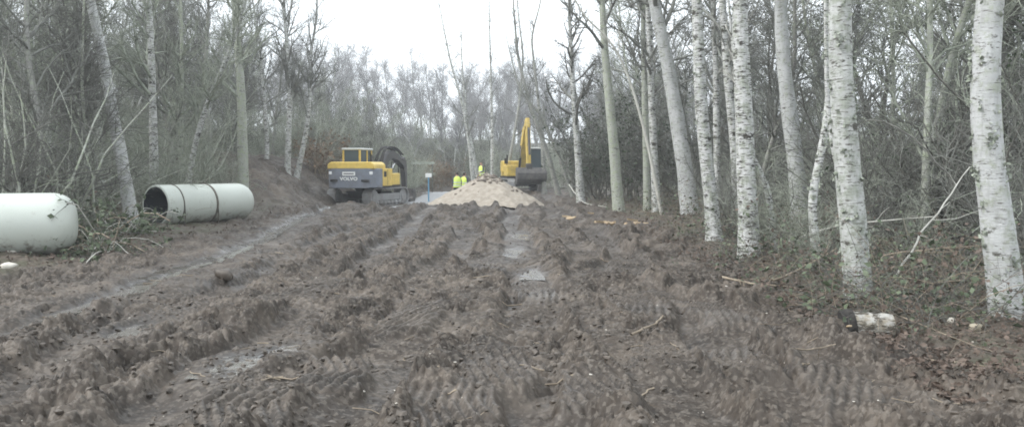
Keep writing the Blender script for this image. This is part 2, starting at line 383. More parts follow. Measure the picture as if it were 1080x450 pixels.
for (bx_, by_, rx_, ry_), lb in zip(BOWLS, ('small pale puddle in the left foreground mud', 'tiny puddle behind the small left foreground puddle', 'pale puddle in the rut at the middle of the track', 'small puddle nearer than the middle rut puddle', 'far puddle in the middle rut', 'narrow puddle in a track print at the left')):
    puddle(bx_ - rx_ * 1.15, bx_ + rx_ * 1.15, by_ - ry_ * 1.15, by_ + ry_ * 1.15, lb)
puddle(-3.2, 3.2, 62, 71, 'pale standing water behind the far digger', lambda y: 2.8 + 0 * y, .06)

# ------------------------------------------------------------------ mud lumps, chips, litter (uncountable)
def ico(sub=1):
    b_ = bmesh.new(); bmesh.ops.create_icosphere(b_, subdivisions=sub, radius=1)
    V = np.array([v.co[:] for v in b_.verts]); f = np.array([[v.index for v in x.verts] for x in b_.faces]); b_.free(); return V, f
IV, IF = ico(1); IV2, IF2 = ico(2)
def lumps(n, px, py, smin, smax, squash=.65, power=2.5, g=rng, V0=IV, F0=IF, sink=.3):
    s = smin + (smax - smin) * g.random(n) ** power
    D = 1 + .27 * g.normal(size=(n, len(V0)))
    V = V0[None] * D[..., None] * s[:, None, None] * np.stack([g.uniform(.7, 1.4, n), g.uniform(.7, 1.4, n), np.full(n, squash)], 1)[:, None, :]
    a = g.uniform(0, 6.28, n); c, s_ = np.cos(a)[:, None], np.sin(a)[:, None]
    V = np.stack([V[..., 0] * c - V[..., 1] * s_, V[..., 0] * s_ + V[..., 1] * c, V[..., 2]], -1)
    z = terrain(px, py) + s * squash * (1 - 2 * sink) * .5
    V = V + np.stack([px, py, z], 1)[:, None, :]
    f = (np.arange(n)[:, None, None] * len(V0) + F0[None]).reshape(-1, 3)
    return V.reshape(-1, 3), f
n = 30000
yy = 4.6 * (36 / 4.6) ** rng.random(n); xx = rng.uniform(-1, 1, n) * (1.2 + .6 * yy)
k = (corridor(xx, yy) > .5) & (noise(xx * .6, yy * .6, 92) + .25 * rng.normal(size=n) > .05); xx, yy = xx[k], yy[k]
o = MB().add(*lumps(len(xx), xx, yy, .006, .032, .8, 2.5, sink=.45)).build('mud_lumps', M['clod'], smooth=False)
tag(o, 'loose lumps of brown mud strewn over the track', 'mud', None, 'stuff')
n = 500
yy = 4.8 * (30 / 4.8) ** rng.random(n); xx = rng.uniform(-1, 1, n) * (1 + .6 * yy)
o = MB().add(*lumps(n, xx, yy, .003, .013, .5, 2.0)).build('pale_chips', M['pale_chip']); tag(o, 'tiny pale stones and wood chips in the mud', 'chips', None, 'stuff')

# ------------------------------------------------------------------ trees
def leaves(g, P, size, flat=.5):
    """small folded leaves (two triangles each) at the points P"""
    n = len(P); a = norm(g.normal(size=(n, 3)) * np.array([1, 1, flat])); b_ = norm(np.cross(a, g.normal(size=(n, 3))))
    c = np.cross(a, b_); s = size * (.4 + 1.3 * g.random(n) ** 2)[:, None]
    V = np.stack([P - a * s * .6, P + b_ * s * .42 + c * s * .12, P + a * s * .7, P - b_ * s * .42 + c * s * .12], 1).reshape(-1, 3)
    i = np.arange(n)[:, None] * 4
    return V, np.concatenate([i + np.array([[0, 1, 2]]), i + np.array([[0, 2, 3]])])
def trunk_mesh(g, P, R, S=12, lump=.05):
    V, f = tubes(P, R, S); K = len(P)
    V = V.reshape(K, S, 3); c = np.asarray(P)[:, None, :]
    d = 1 + lump * (g.normal(size=(K, S)) * .6 + g.normal(size=(K, 1)) * .5)
    return ((V - c) * d[..., None] + c).reshape(-1, 3), f
def resample(P, n):
    P = np.asarray(P, float); d = np.concatenate([[0], np.cumsum(np.linalg.norm(np.diff(P, axis=0), axis=1))])
    # smooth curve through the traced points
    t = np.linspace(0, d[-1], n); out = np.stack([np.interp(t, d, P[:, i]) for i in range(3)], 1)
    for _ in range(max(1, n // 14)):
        out[1:-1] = .25 * out[:-2] + .5 * out[1:-1] + .25 * out[2:]
    return out, t
def crown(g, P, R, spec, mb, mt=0):
    """branches, side branches and twigs on a trunk line"""
    Pn, Rn = P[None], R[None]; a1, a2, a3 = spec['n']
    t0 = spec.get('t0', .25)
    B1, Q1 = grow(g, Pn, Rn, a1, (t0, .97), spec['L1'], (spec.get('a', .8), .22), 7, .16, spec.get('tr', .10), .5, .008, .6)
    mb.add(*tubes(B1, Q1, 5), mat=mt)
    B2, Q2 = grow(g, B1, Q1, a2, (.2, .98), spec['L2'], (.7, .25), 5, .22, spec.get('tr2', .05), .6, spec.get('r2', .0055), .4)
    mb.add(*tubes(B2, Q2, 4), mat=mt)
    B3, Q3 = grow(g, B2, Q2, a3, (.1, 1), spec['L3'], (.7, .3), 3, .3, spec.get('tr3', .0), .7, spec.get('r3', .0038), .2)
    mb.add(*tubes(B3, Q3, 3), mat=mt)
    return B1, B2, B3
HEDGE = dict()
def main_tree(trace, wpx, Y, H, bk, tw, label, spec=None, top=None, seed=0, lich=0, name='birch_tree', group=None, flare=1.35, base=None, tipf=.2, crownmat=None):
    """a tree whose trunk line follows traced pixels at depth Y; it goes on above the frame to height H"""
    g = np.random.default_rng(1000 + seed)
    pts = [at(px, py, Y) for px, py in trace]
    x0, y0 = pts[0][0], Y; z0 = gz(x0, y0, False) - .12
    if base is None: pts[0][2] = z0
    d = norm(pts[-1] - pts[-2]); d = norm(d * .6 + np.array([0, 0, .7]))
    z = pts[-1][2]
    while z < z0 + H:
        d = norm(d + g.normal(size=3) * .06 + np.array([0, 0, .03])); pts.append(pts[-1] + d * 1.5); z = pts[-1][2]
    NK = 100 if Y < 19 else 34; P, t = resample(pts, NK); r = wpx / 2 / F * Y
    h = (P[:, 2] - z0) / H; hv = max(.3, (P[:, 2] - z0).max())
    Rr = r * np.clip(1 - (1 - tipf) * np.clip(h, 0, 1) ** 1.1, tipf * .5, 1) * (1 + (flare - 1) * np.exp(-(P[:, 2] - z0) / .35))
    root = empty(name, (x0, y0, z0)); L = P - P[0]
    root.location = P[0]
    tr = MB(); 
    if NK > 50:      # swellings, knots and uneven bark on the near trunks
        V, f = tubes(L, Rr, 28); V = V.reshape(NK, 28, 3); c_ = L[:, None, :]; aa = np.arange(28)[None] * 2 * np.pi / 28 + np.zeros((NK, 1)); hh = L[:, 2:3] + np.zeros((1, 28))
        dsp = .05 * noise(np.cos(aa) * 1.2 + hh * .8 + seed, np.sin(aa) * 1.2 + hh * .5, 140) + .045 * noise(np.cos(aa) * 3 + seed, np.sin(aa) * 3 + hh * 5, 141) + .03 * noise(np.cos(aa) * 7, np.sin(aa) * 7 + hh * 13 + seed, 142)
        dsp += np.exp(-hh / .22) * .28 * np.maximum(0, noise(np.cos(aa) * 1.6 + seed, np.sin(aa) * 1.6, 143))
        tr.add(((V - c_) * (1 + dsp[..., None]) + c_).reshape(-1, 3), f)
    else: tr.add(*trunk_mesh(g, L, Rr, 14, .05))
    tr.build('trunk', M[bk], root)
    spec = spec or dict(n=(26, 150, 520), L1=(1.2, 3.2), L2=(.5, 1.3), L3=(.2, .6), t0=.3)
    c = MB(); bs = crown(g, L, Rr, spec, c); c.build('crown', M[tw], root)
    if lich:
        k = g.integers(0, int(NK * .45), lich); f = g.random(lich)[:, None]
        a = g.uniform(0, 6.28, lich); pp = L[k] * (1 - f) + L[k + 1] * f; rr = Rr[k][:, None]
        pp = pp + np.stack([np.cos(a), np.sin(a), 0 * a], 1) * rr * 1.02
        cl = pp[:, None, :] + g.normal(size=(lich, 14, 3)) * np.array([.018, .018, .03]) * g.uniform(.6, 1.6, (lich, 1, 1))
        lm = MB(); lm.add(*leaves(g, cl.reshape(-1, 3), .038, 1)); lm.build('lichen_tufts', M['lichen_flake'], root)['kind'] = 'stuff'
    tag(root, label, 'tree', group); return root
SP_BIG = dict(n=(26, 170, 700), L1=(1.4, 3.4), L2=(.5, 1.4), L3=(.2, .6), t0=.42, a=.75)
SP_MID = dict(n=(32, 230, 900), L1=(1.0, 2.6), L2=(.4, 1.1), L3=(.2, .5), t0=.28, a=.75)
SP_THIN = dict(n=(22, 130, 420), L1=(.7, 1.9), L2=(.3, .9), L3=(.15, .45), t0=.25, a=.7)
SP_NONE = dict(n=(7, 24, 60), L1=(.4, 1.2), L2=(.2, .6), L3=(.1, .3), t0=.45, a=.7)
T = main_tree
# right side, near to far
T([(1066, 336), (1052, 235), (1043, 170), (1038, 110), (1040, 50), (1044, 0)], 34, 9.0, 11, 'birch_smooth', 'twig_grey', 'broad pale birch trunk with lichen tufts at the right edge of the photo', SP_BIG, seed=1, lich=120, flare=1.18)
T([(907, 312), (902, 265), (896, 200), (889, 110), (886, 50), (886, 0)], 29, 10.7, 11, 'lichen_birch', 'twig_grey', 'thick lichen-mottled trunk standing behind the sawn birch log', SP_BIG, seed=2, lich=130, flare=1.15)
T([(865, 280), (858, 240), (856, 212), (862, 180), (870, 140), (875, 100), (873, 50), (872, 0)], 10, 13.6, 8, 'birch', 'twig_pale', 'thin crooked white stem bowing just left of the thick mottled trunk', SP_NONE, seed=3, lich=45, flare=1.1)
T([(921, 291), (905, 250), (890, 200), (879, 160), (874, 120), (872, 90)], 7, 11.6, 6, 'birch', 'twig_pale', 'thin pale stem leaning left across the thick mottled trunk', SP_NONE, seed=4, lich=25, flare=1.1)
T([(846, 236), (839, 170), (830, 100), (825, 50), (823, 0)], 19, 20, 12, 'birch_smooth', 'twig_grey', 'smooth grey birch leaning slightly left behind the thin crooked stem', SP_BIG, seed=5)
T([(791, 270), (789, 230), (787, 180), (784, 100), (781, 50), (780, 0)], 21.5, 15.4, 12, 'birch', 'twig_grey', 'stout white birch with a dark blackened foot', SP_BIG, seed=6, lich=25)
T([(820, 224), (810, 200), (800, 178), (791, 160), (784, 130)], 8, 15.7, 5, 'birch', 'twig_pale', 'short thin stem leaning left onto the stout white birch', SP_NONE, seed=7, flare=1.1)
T([(754, 258), (750, 210), (744, 160), (739, 110), (737, 60), (735, 0)], 15.5, 18.0, 12, 'birch', 'twig_grey', 'white birch with rough peeling bark, left of the blackened-foot birch', SP_BIG, seed=8, lich=30)
T([(757, 222), (756, 150), (755, 80), (752, 0)], 8, 24, 12, 'birch', 'twig_grey', 'slim white birch directly behind the rough peeling birch', SP_MID, seed=9)
T([(779, 215), (775, 150), (768, 90), (762, 0)], 11, 22, 12, 'birch', 'twig_grey', 'slim flaking birch just left of the stout blackened-foot birch', SP_MID, seed=10)
T([(729, 214), (722, 175), (713, 120), (703, 60), (689, 0)], 19, 25, 12, 'birch_smooth', 'twig_grey', 'smooth pale trunk leaning strongly to the left over its neighbours', SP_BIG, seed=11)
T([(693, 222), (690, 170), (687, 100), (685, 40), (683, 0)], 9, 27, 12, 'birch', 'twig_grey', 'slender spotted white birch beside a greener stem', SP_MID, seed=12)
T([(683, 218), (681, 150), (679, 70), (678, 0)], 8, 29, 12, 'lichen_bark', 'twig_grey', 'slender green-grey stem left of the spotted white birch', SP_MID, seed=13)
T([(699, 219), (683, 150), (668, 95), (652, 55), (632, 30), (618, 22)], 4.2, 26, 8.5, 'twig_pale', 'twig_pale', 'long thin pale stem arching over to the left', SP_NONE, seed=14, flare=1.0)
T([(653, 224), (648, 160), (641, 90), (637, 40), (635, 0)], 12, 29, 12, 'lichen_bark', 'twig_grey', 'straight green-grey trunk standing beside fresh orange woodchips', SP_BIG, seed=15)
T([(613, 214), (610, 170), (605, 100), (602, 50), (600, 0)], 8.5, 37, 11, 'birch', 'twig_dark', 'slim white birch nearest the far digger on the right', SP_MID, seed=16)
T([(590, 205), (580, 170), (566, 130), (556, 100), (546, 60), (541, 0)], 5.5, 48, 12, 'grey_bark', 'twig_grey', 'dark slanting tree just right of the far digger', SP_THIN, seed=17)
T([(605, 203), (590, 165), (570, 120), (548, 95)], 4.5, 46, 8, 'grey_bark', 'twig_grey', 'dark tree slanting left in front of the far digger bank', SP_THIN, seed=18)
# centre, seen against the sky
T([(500, 190), (495, 150), (488, 110), (475, 65), (468, 30), (462, 0)], 4.5, 62, 13.5, 'birch', 'twig_grey', 'tall bent birch in the middle of the gap against the sky', SP_THIN, seed=20)
T([(506, 190), (493, 130), (488, 80), (486, 40)], 4, 66, 12.5, 'birch', 'twig_grey', 'thin birch beside the tall bent one in the sky gap', SP_THIN, seed=21)
T([(519, 190), (519, 130), (517, 60), (516, 0)], 4, 60, 14, 'birch', 'twig_grey', 'tall upright slim birch behind the pale sand heap', SP_THIN, seed=22)
T([(531, 180), (548, 110), (552, 60), (545, 0)], 4, 58, 14, 'grey_bark', 'twig_grey', 'slim grey tree rising above the raised digger arm', SP_THIN, seed=23)
T([(574, 190), (572, 140), (566, 90), (560, 40), (571, 0)], 5, 54, 13, 'grey_bark', 'twig_dark', 'grey wavy tree above the cab of the far digger', SP_THIN, seed=24)
# left side
T([(140, 232), (131, 180), (120, 125), (108, 55), (95, 0)], 14, 21.5, 12, 'birch_smooth', 'twig_green', 'smooth pale trunk leaning left between the two pale pipes', SP_BIG, seed=30)
T([(163, 216), (162, 150), (160, 70), (157, 0)], 10, 27.5, 12, 'birch', 'twig_green', 'upright white birch behind the open mouth of the far pipe', SP_MID, seed=31)
T([(257, 219), (256, 150), (254, 90), (250, 40), (247, 0)], 12, 30.5, 12, 'lichen_bark', 'twig_green', 'straight mossy pale trunk at the rounded end of the far pipe', SP_MID, seed=32)
T([(76, 222), (80, 150), (77, 80), (70, 0)], 13, 25, 11, 'lichen_bark', 'twig_green', 'green-grey trunk among twigs left of the leaning pale trunk', SP_MID, seed=33)
T([(44, 215), (32, 170), (17, 125), (8, 90), (-6, 40)], 9, 24, 9, 'lichen_bark', 'twig_green', 'mossy stem leaning left above the near pipe', SP_MID, seed=34)
T([(108, 222), (106, 160), (103, 90), (98, 0)], 7, 29, 11, 'birch', 'twig_green', 'slim white birch half hidden behind the leaning pale trunk', SP_MID, seed=35)
T([(196, 213), (190, 150), (191, 110), (192, 40)], 7, 31, 9, 'lichen_bark', 'twig_green', 'thin mossy stem above the middle of the far pipe', SP_MID, seed=36)
T([(303, 186), (304, 150), (306, 100), (304, 60), (300, 20)], 6.5, 42, 11, 'birch', 'twig_grey', 'white birch on the earth bank, left of a leaning pair', SP_MID, seed=37)
T([(312, 186), (322, 145), (327, 105), (327, 60), (334, 20)], 6, 42.5, 10, 'birch', 'twig_grey', 'white birch on the earth bank leaning right towards the gap', SP_MID, seed=38)
T([(281, 190), (282, 150), (279, 110), (275, 60)], 5, 42, 9, 'birch', 'twig_grey', 'thin short birch at the left end of the earth bank', SP_MID, seed=39)
T([(222, 208), (221, 150), (216, 90), (219, 30)], 6, 36, 10, 'grey_bark', 'twig_grey', 'thin grey tree behind the strapped middle of the far pipe', SP_MID, seed=40)

# ---- the thicket: kinds built once, then copied one by one
def kind_tree(seed, H, r, bk, tw, spec, lean=.1, ivy=0, name='bare_tree', leaf='ivy_leaf'):
    g = np.random.default_rng(seed); pts = [np.zeros(3)]; d = norm(np.array([g.normal() * lean, g.normal() * lean, 1]))
    while pts[-1][2] < H:
        d = norm(d + g.normal(size=3) * .09 + np.array([0, 0, .05])); pts.append(pts[-1] + d * .9)
    P, t = resample(pts, 20); Rr = r * (1 - .85 * np.linspace(0, 1, 20)) * (1 + .35 * np.exp(-np.linspace(0, H, 20) / .4))
    P[0, 2] -= .25
    root = empty(name); MB().add(*trunk_mesh(g, P, Rr, 8, .05)).build('trunk', M[bk], root)
    c = MB(); B1, B2, B3 = crown(g, P, Rr, spec, c); c.build('crown', M[tw], root)
    if ivy:
        k = g.integers(0, 15, ivy); f = g.random(ivy)[:, None]; pp = P[k] * (1 - f) + P[k + 1] * f
        pp = pp + g.normal(size=(ivy, 3)) * np.array([.22, .22, .2]) * (1 + 2.2 * g.random((ivy, 1)) ** 3)
        q = B3.reshape(-1, 3)[g.integers(0, B3.shape[0] * B3.shape[1], ivy)] + g.normal(size=(ivy, 3)) * .05
        MB().add(*leaves(g, np.concatenate([pp, q]), .075, .8)).build('ivy', M[leaf], root)
    return root
def kind_shrub(seed, H, n, bk, tw, cnt=(120, 900), spread=.45, leaf=None, nl=0, name='bare_shrub', ls=.06):
    g = np.random.default_rng(seed); K = 7; P = np.zeros((n, K, 3)); P[:, 0, :2] = g.normal(size=(n, 2)) * .25; P[:, 0, 2] = -.15
    d = norm(np.concatenate([g.normal(size=(n, 2)) * spread, np.ones((n, 1))], 1)); L = H * g.uniform(.55, 1.05, (n, 1))
    for k in range(1, K):
        d = norm(d + g.normal(size=(n, 3)) * .16 + np.array([0, 0, .02])); P[:, k] = P[:, k - 1] + d * L / (K - 1)
    R = g.uniform(.012, .035, n)[:, None] * np.linspace(1, .3, K)[None]
    root = empty(name); MB().add(*tubes(P, R, 5)).build('stems', M[bk], root)
    c = MB(); B2, Q2 = grow(g, P, R, cnt[0], (.15, 1), (.5, 1.6), (.75, .25), 5, .24, .02, .6, .009, .4); c.add(*tubes(B2, Q2, 4))
    B3, Q3 = grow(g, B2, Q2, cnt[1], (.1, 1), (.2, .8), (.75, .3), 3, .3, 0, .7, .0058, .2); c.add(*tubes(B3, Q3, 3))
    c.build('twigs', M[tw], root)['kind'] = 'stuff'
    if leaf:
        q = B3.reshape(-1, 3)[g.integers(0, B3.shape[0] * B3.shape[1], nl)] + g.normal(size=(nl, 3)) * .06
        MB().add(*leaves(g, q, ls, .7)).build('leaves', M[leaf], root)
    return root
SP_A = dict(r2=.010, r3=.0062, n=(38, 330, 1300), L1=(1.2, 3.0), L2=(.5, 1.3), L3=(.25, .7), t0=.12, a=.85, tr=.07)
SP_B = dict(r2=.010, r3=.0062, n=(32, 280, 1100), L1=(.9, 2.2), L2=(.4, 1.1), L3=(.2, .6), t0=.2, a=.75, tr=.10)
SP_C = dict(r2=.011, r3=.007, n=(34, 300, 1300), L1=(1.3, 3.2), L2=(.6, 1.5), L3=(.3, .8), t0=.2, a=.6, tr=.12)
KIND = {}
for i in range(3): KIND['lt%d' % i] = kind_tree(200 + i, 9.5 + i * .6, .075 + .02 * (i % 3), ('lichen_bark', 'grey_bark', 'birch')[i], ('twig_dark', 'twig_grey', 'twig_green')[i], SP_A if i % 2 else SP_B, .12)
for i in range(4): KIND['rt%d' % i] = kind_tree(210 + i, 9.5 + i * .7, .075 + .025 * (i % 3), ('dark_bark', 'grey_bark', 'dark_bark', 'lichen_bark')[i], ('twig_grey', 'twig_grey', 'twig_dark', 'twig_green')[i], SP_A, .12, ivy=(0, 0, 900, 0)[i])
for i in range(3): KIND['ct%d' % i] = kind_tree(220 + i, 9 + i, .07 + .02 * i, ('birch', 'grey_bark', 'grey_bark')[i], 'twig_haze_faded', SP_C, .06)
for i in range(3): KIND['ls%d' % i] = kind_shrub(230 + i, 3.6 + .7 * i, 16, 'lichen_bark', ('twig_green', 'twig_dark', 'twig_green')[i], (170, 1000))
for i in range(3): KIND['rs%d' % i] = kind_shrub(240 + i, 3.2 + .8 * i, 16, 'dark_bark', ('twig_dark', 'twig_grey', 'twig_green')[i], (170, 1000), .45, ('ivy_leaf', None, None)[i], 350)
KIND['br0'] = kind_shrub(250, 1.9, 14, 'dead_stem', 'dead_stem', (70, 420), .5, 'bracken_leaf', 900, 'bracken_bush', .09)
KIND['ev0'] = kind_shrub(260, 5.6, 22, 'dark_bark', 'twig_dark', (260, 1700), .33, 'ivy_leaf', 2600, 'evergreen_bush', .08)
USED = set()
def put(kind, x, y, s, rz, label, cat, group):
    k = KIND[kind]; o = copy_tree(k) if kind in USED else k; USED.add(kind)
    o.location = (x, y, gz(x, y, False)); o.rotation_euler = (0, 0, rz); o.scale = (s, s, s); tag(o, label, cat, group); return o
LZ = [(90, 'behind the near pipe at the left edge'), (150, 'between the two pipes'), (215, 'behind the open half of the far pipe'), (275, 'behind the rounded end of the far pipe'), (335, 'behind the birches on the earth bank'), (999, 'behind the near digger')]
RZ = [(640, 'beside the far digger'), (700, 'behind the straight green-grey trunk'), (760, 'behind the rough peeling birch'), (815, 'behind the blackened-foot birch'), (905, 'left of the thick mottled trunk'), (985, 'between the two nearest trunks'), (2000, 'behind the edge birch')]
CZ = [(440, 'left of the small white sign'), (500, 'behind the standing workers'), (560, 'above the far digger and heap'), (2000, 'right of the far digger')]
NZ = [(365, 'left of the cab of the near digger'), (390, 'behind the cab of the near digger'), (415, 'behind the folded boom of the near digger'), (2000, 'between the near digger and the sign')]
def zone(z, x, y):
    px = CX + F * x / y
    return next(t for lim, t in z if px < lim)
def depth(y, a, b_): return 'front-row' if y < a else ('middle-row' if y < b_ else 'deep-set')
def scatter(g, n, xf, yr, mind, power=1.0):
    out = []; tries = 0
    while len(out) < n and tries < n * 60:
        tries += 1; yy_ = yr[0] + (yr[1] - yr[0]) * g.random() ** power; a, b_ = xf(yy_); xx_ = g.uniform(a, b_)
        if all((xx_ - p) ** 2 + (yy_ - q_) ** 2 > mind ** 2 for p, q_ in out): out.append((xx_, yy_))
    return out
g = np.random.default_rng(5)
def left_edge(y): return -9.9 - .03 * y if y < 33 else -13.2 - .02 * (y - 33)
for x, y in scatter(g, 105, lambda y: (-.66 * y - 2, left_edge(y)), (19, 78), 1.25, 1.1):
    k = g.integers(3); put('lt%d' % k, x, y, g.uniform(.75, 1.15), g.uniform(0, 6.3), depth(y, 30, 48) + ' bare ' + ('mossy', 'grey', 'white-stemmed')[k] + ' tree ' + zone(LZ, x, y), 'tree', 'bare trees of the left thicket')
for x, y in scatter(g, 85, lambda y: (-.66 * y - 2, left_edge(y) + .3), (17.5, 70), 1.3, 1.3):
    k = g.integers(3); put('ls%d' % k, x, y, g.uniform(.7, 1.2), g.uniform(0, 6.3), depth(y, 27, 42) + ' ' + ('low', 'middling', 'tall')[k] + ' leafless many-stemmed shrub ' + zone(LZ, x, y), 'shrub', 'bare shrubs of the left thicket')
def right_edge(y): return 6.6 if y < 30 else 6.0
for x, y in scatter(g, 84, lambda y: (right_edge(y), .66 * y + 2), (13, 78), 1.4, 1.0):
    k = g.integers(4); put('rt%d' % k, x, y, g.uniform(.75, 1.15), g.uniform(0, 6.3), depth(y, 28, 48) + ' bare ' + ('dark', 'grey', 'ivy-clad dark', 'mossy')[k] + ' tree ' + zone(RZ, x, y), 'tree', 'bare trees of the right thicket')
for x, y in scatter(g, 62, lambda y: (right_edge(y) + .2, .66 * y + 2), (13, 70), 1.4, 1.2):
    k = g.integers(3); put('rs%d' % k, x, y, g.uniform(.7, 1.2), g.uniform(0, 6.3), depth(y, 25, 42) + ' ' + ('low dark leafy', 'grey leafless', 'tall leafless')[k] + ' shrub ' + zone(RZ, x, y), 'shrub', 'bare shrubs of the right thicket')
for x, y in scatter(g, 34, lambda y: (4.9, .60 * y + 1), (12.5, 32), 1.1, 1.2):
    k = 1 + g.integers(2); put('rs%d' % k, x, y, g.uniform(.32, .55), g.uniform(0, 6.3), 'knee-high ' + ('grey', 'mossy')[k - 1] + ' twiggy sapling clump ' + zone(RZ, x, y), 'shrub', 'sapling clumps on the right verge')
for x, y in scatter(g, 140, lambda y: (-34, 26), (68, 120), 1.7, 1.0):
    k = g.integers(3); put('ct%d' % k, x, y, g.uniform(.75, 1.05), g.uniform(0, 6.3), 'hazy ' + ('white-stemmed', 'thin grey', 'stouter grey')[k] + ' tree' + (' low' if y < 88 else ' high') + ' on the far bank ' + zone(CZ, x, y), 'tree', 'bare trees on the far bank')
for x, y in scatter(g, 85, lambda y: (-20, 16), (64, 100), 1.6, 1.0):
    put('ls%d' % g.integers(3), x, y, g.uniform(.7, 1.1), g.uniform(0, 6.3), 'hazy leafless shrub on the far bank ' + zone(CZ, x, y) + (', at its foot' if y < 75 else ', up its slope'), 'shrub', 'bare shrubs on the far bank')
for x, y in scatter(g, 34, lambda y: (-.235 * y, -.125 * y), (50, 78), 1.5, 1.0):
    k = g.integers(3); put('lt%d' % k, x, y, g.uniform(.40, .56), g.uniform(0, 6.3), 'low hazy ' + ('dark', 'grey', 'white-stemmed')[k] + ' tree ' + zone(NZ, x, y), 'tree', 'low trees behind the near digger')
for x, y in scatter(g, 26, lambda y: (-.24 * y, -.115 * y), (49, 76), 1.5, 1.0):
    put('ls%d' % g.integers(3), x, y, g.uniform(.7, 1.0), g.uniform(0, 6.3), 'hazy grey-green shrub ' + zone(NZ, x, y), 'shrub', 'shrubs behind the near digger')
for i, (px, Y, s) in enumerate([(632, 41, 1.0), (662, 38, 1.05), (618, 46, 1.0), (705, 36, .9)]):
    p = at(px, 176, Y); put('ev0', p[0], Y, s, i * 1.7, ['dense dark evergreen bush behind the straight green-grey trunk', 'dense dark evergreen bush left of the slender paired birches', 'dark evergreen bush nearest the slanting dark trees', 'dark evergreen bush behind the leaning smooth trunk'][i], 'bush', 'dark evergreen bushes')
for i, (px, Y, s) in enumerate([(458, 63, 1.0), (447, 66, 1.2), (470, 68, 1.1), (340, 46, 1.3), (352, 52, 1.4)]):
    p = at(px, 176, Y); put('br0', p[0], Y, s, i * 1.3, ['rusty bracken bush beyond the small white sign', 'rusty bracken bush left of the small white sign', 'rusty bracken bush beyond the workers', 'brown bracken bush on top of the earth bank', 'brown bracken bush behind the near digger'][i], 'bracken', 'rusty bracken bushes')
for k in KIND:
    if k not in USED: put(k, 0, 150, 1, 0, 'hazy bare tree on the far bank closing the track', 'tree', 'bare trees on the far bank')

# ------------------------------------------------------------------ undergrowth (uncountable)
def undergrowth(name, pts, label, leafmat, nleaf=45, stem=('dead_stem', 'twig_dark'), hmax=.9, seed=0, ls=.055):
    g = np.random.default_rng(seed); n = len(pts); K = 6; per = 8; P0 = np.repeat(np.array(pts), per, 0); N = len(P0)
    P0 = P0 + g.normal(size=(N, 2)) * .3; z = terrain(P0[:, 0], P0[:, 1], False)
    P = np.zeros((N, K, 3)); P[:, 0, :2] = P0; P[:, 0, 2] = z - .04
    d = norm(np.concatenate([g.normal(size=(N, 2)) * .7, np.ones((N, 1))], 1)); L = hmax * g.uniform(.4, 1.7, (N, 1))
    for k in range(1, K):
        d = norm(d + g.normal(size=(N, 3)) * .18 + np.array([0, 0, -.26])); P[:, k] = P[:, k - 1] + d * L / (K - 1)
    low = terrain(P[:, :, 0].ravel(), P[:, :, 1].ravel(), False).reshape(N, K) + .02; P[:, 1:, 2] = np.maximum(P[:, 1:, 2], low[:, 1:])
    R = g.uniform(.0025, .006, N)[:, None] * np.linspace(1, .5, K)[None]
    mb = MB(); h = N // 2; mb.add(*tubes(P[:h], R[:h], 3), mat=0); mb.add(*tubes(P[h:], R[h:], 3), mat=1)
    B, Q = grow(g, P, R, N * 2, (.2, 1), (.12, .45), (.8, .3), 3, .3, 0, .7, .002, .2); mb.add(*tubes(B, Q, 3), mat=1)
    q = B.reshape(-1, 3)[g.integers(0, B.shape[0] * 3, n * nleaf)] + g.normal(size=(n * nleaf, 3)) * .05
    q[:, 2] = np.maximum(q[:, 2], terrain(q[:, 0], q[:, 1], False) + .02)
    h = len(q) // 2; mb.add(*leaves(g, q[:h], ls, .6), mat=2); mb.add(*leaves(g, q[h:], ls * .8, .6), mat=3)
    o = mb.build(name, [M[stem[0]], M[stem[1]], M[leafmat], M['litter_leaf']]); tag(o, label, 'undergrowth', None, 'stuff'); return o
g = np.random.default_rng(9)
pr = [(4.1 + (.62 * y + 1 - 4.1) * g.random() ** 1.3, y) for y in 8.8 + 30 * g.random(600) ** 1.5]
undergrowth('bramble_undergrowth', pr, 'low tangle of brambles and dry stems under the birches on the right', 'bramble_leaf', 46, seed=1)
pl = [(left_edge(y) + .9 - (.62 * y + 1 - 10) * g.random() ** 1.4 * .8, y) for y in 17 + 22 * g.random(190) ** 1.2]
undergrowth('thicket_undergrowth', pl, 'low tangle of dry stems under the left thicket', 'bramble_leaf', 26, seed=2)
n = 16000; yy = 6.2 * (30 / 6.2) ** g.random(n); xx = 3.3 + (.62 * yy - 1.5) * g.random(n) ** 1.4
zz = terrain(xx, yy); pp = np.stack([xx, yy, zz + .0452 + .012 * g.random(n)], 1)
o = MB().add(*leaves(g, pp, .038, .25)).build('leaf_litter', M['litter_leaf']); tag(o, 'brown leaf litter scattered along the right verge', 'leaf litter', None, 'stuff')
n = 3500; yy = 14 * (32 / 14) ** g.random(n); xx = -7.3 - (.62 * yy - 4) * g.random(n) ** 1.3
pp = np.stack([xx, yy, terrain(xx, yy) + .02], 1)
o = MB().add(*leaves(g, pp, .05, .25)).build('leaf_litter', M['litter_leaf']); tag(o, 'brown leaf litter along the left verge by the pipes', 'leaf litter', None, 'stuff')
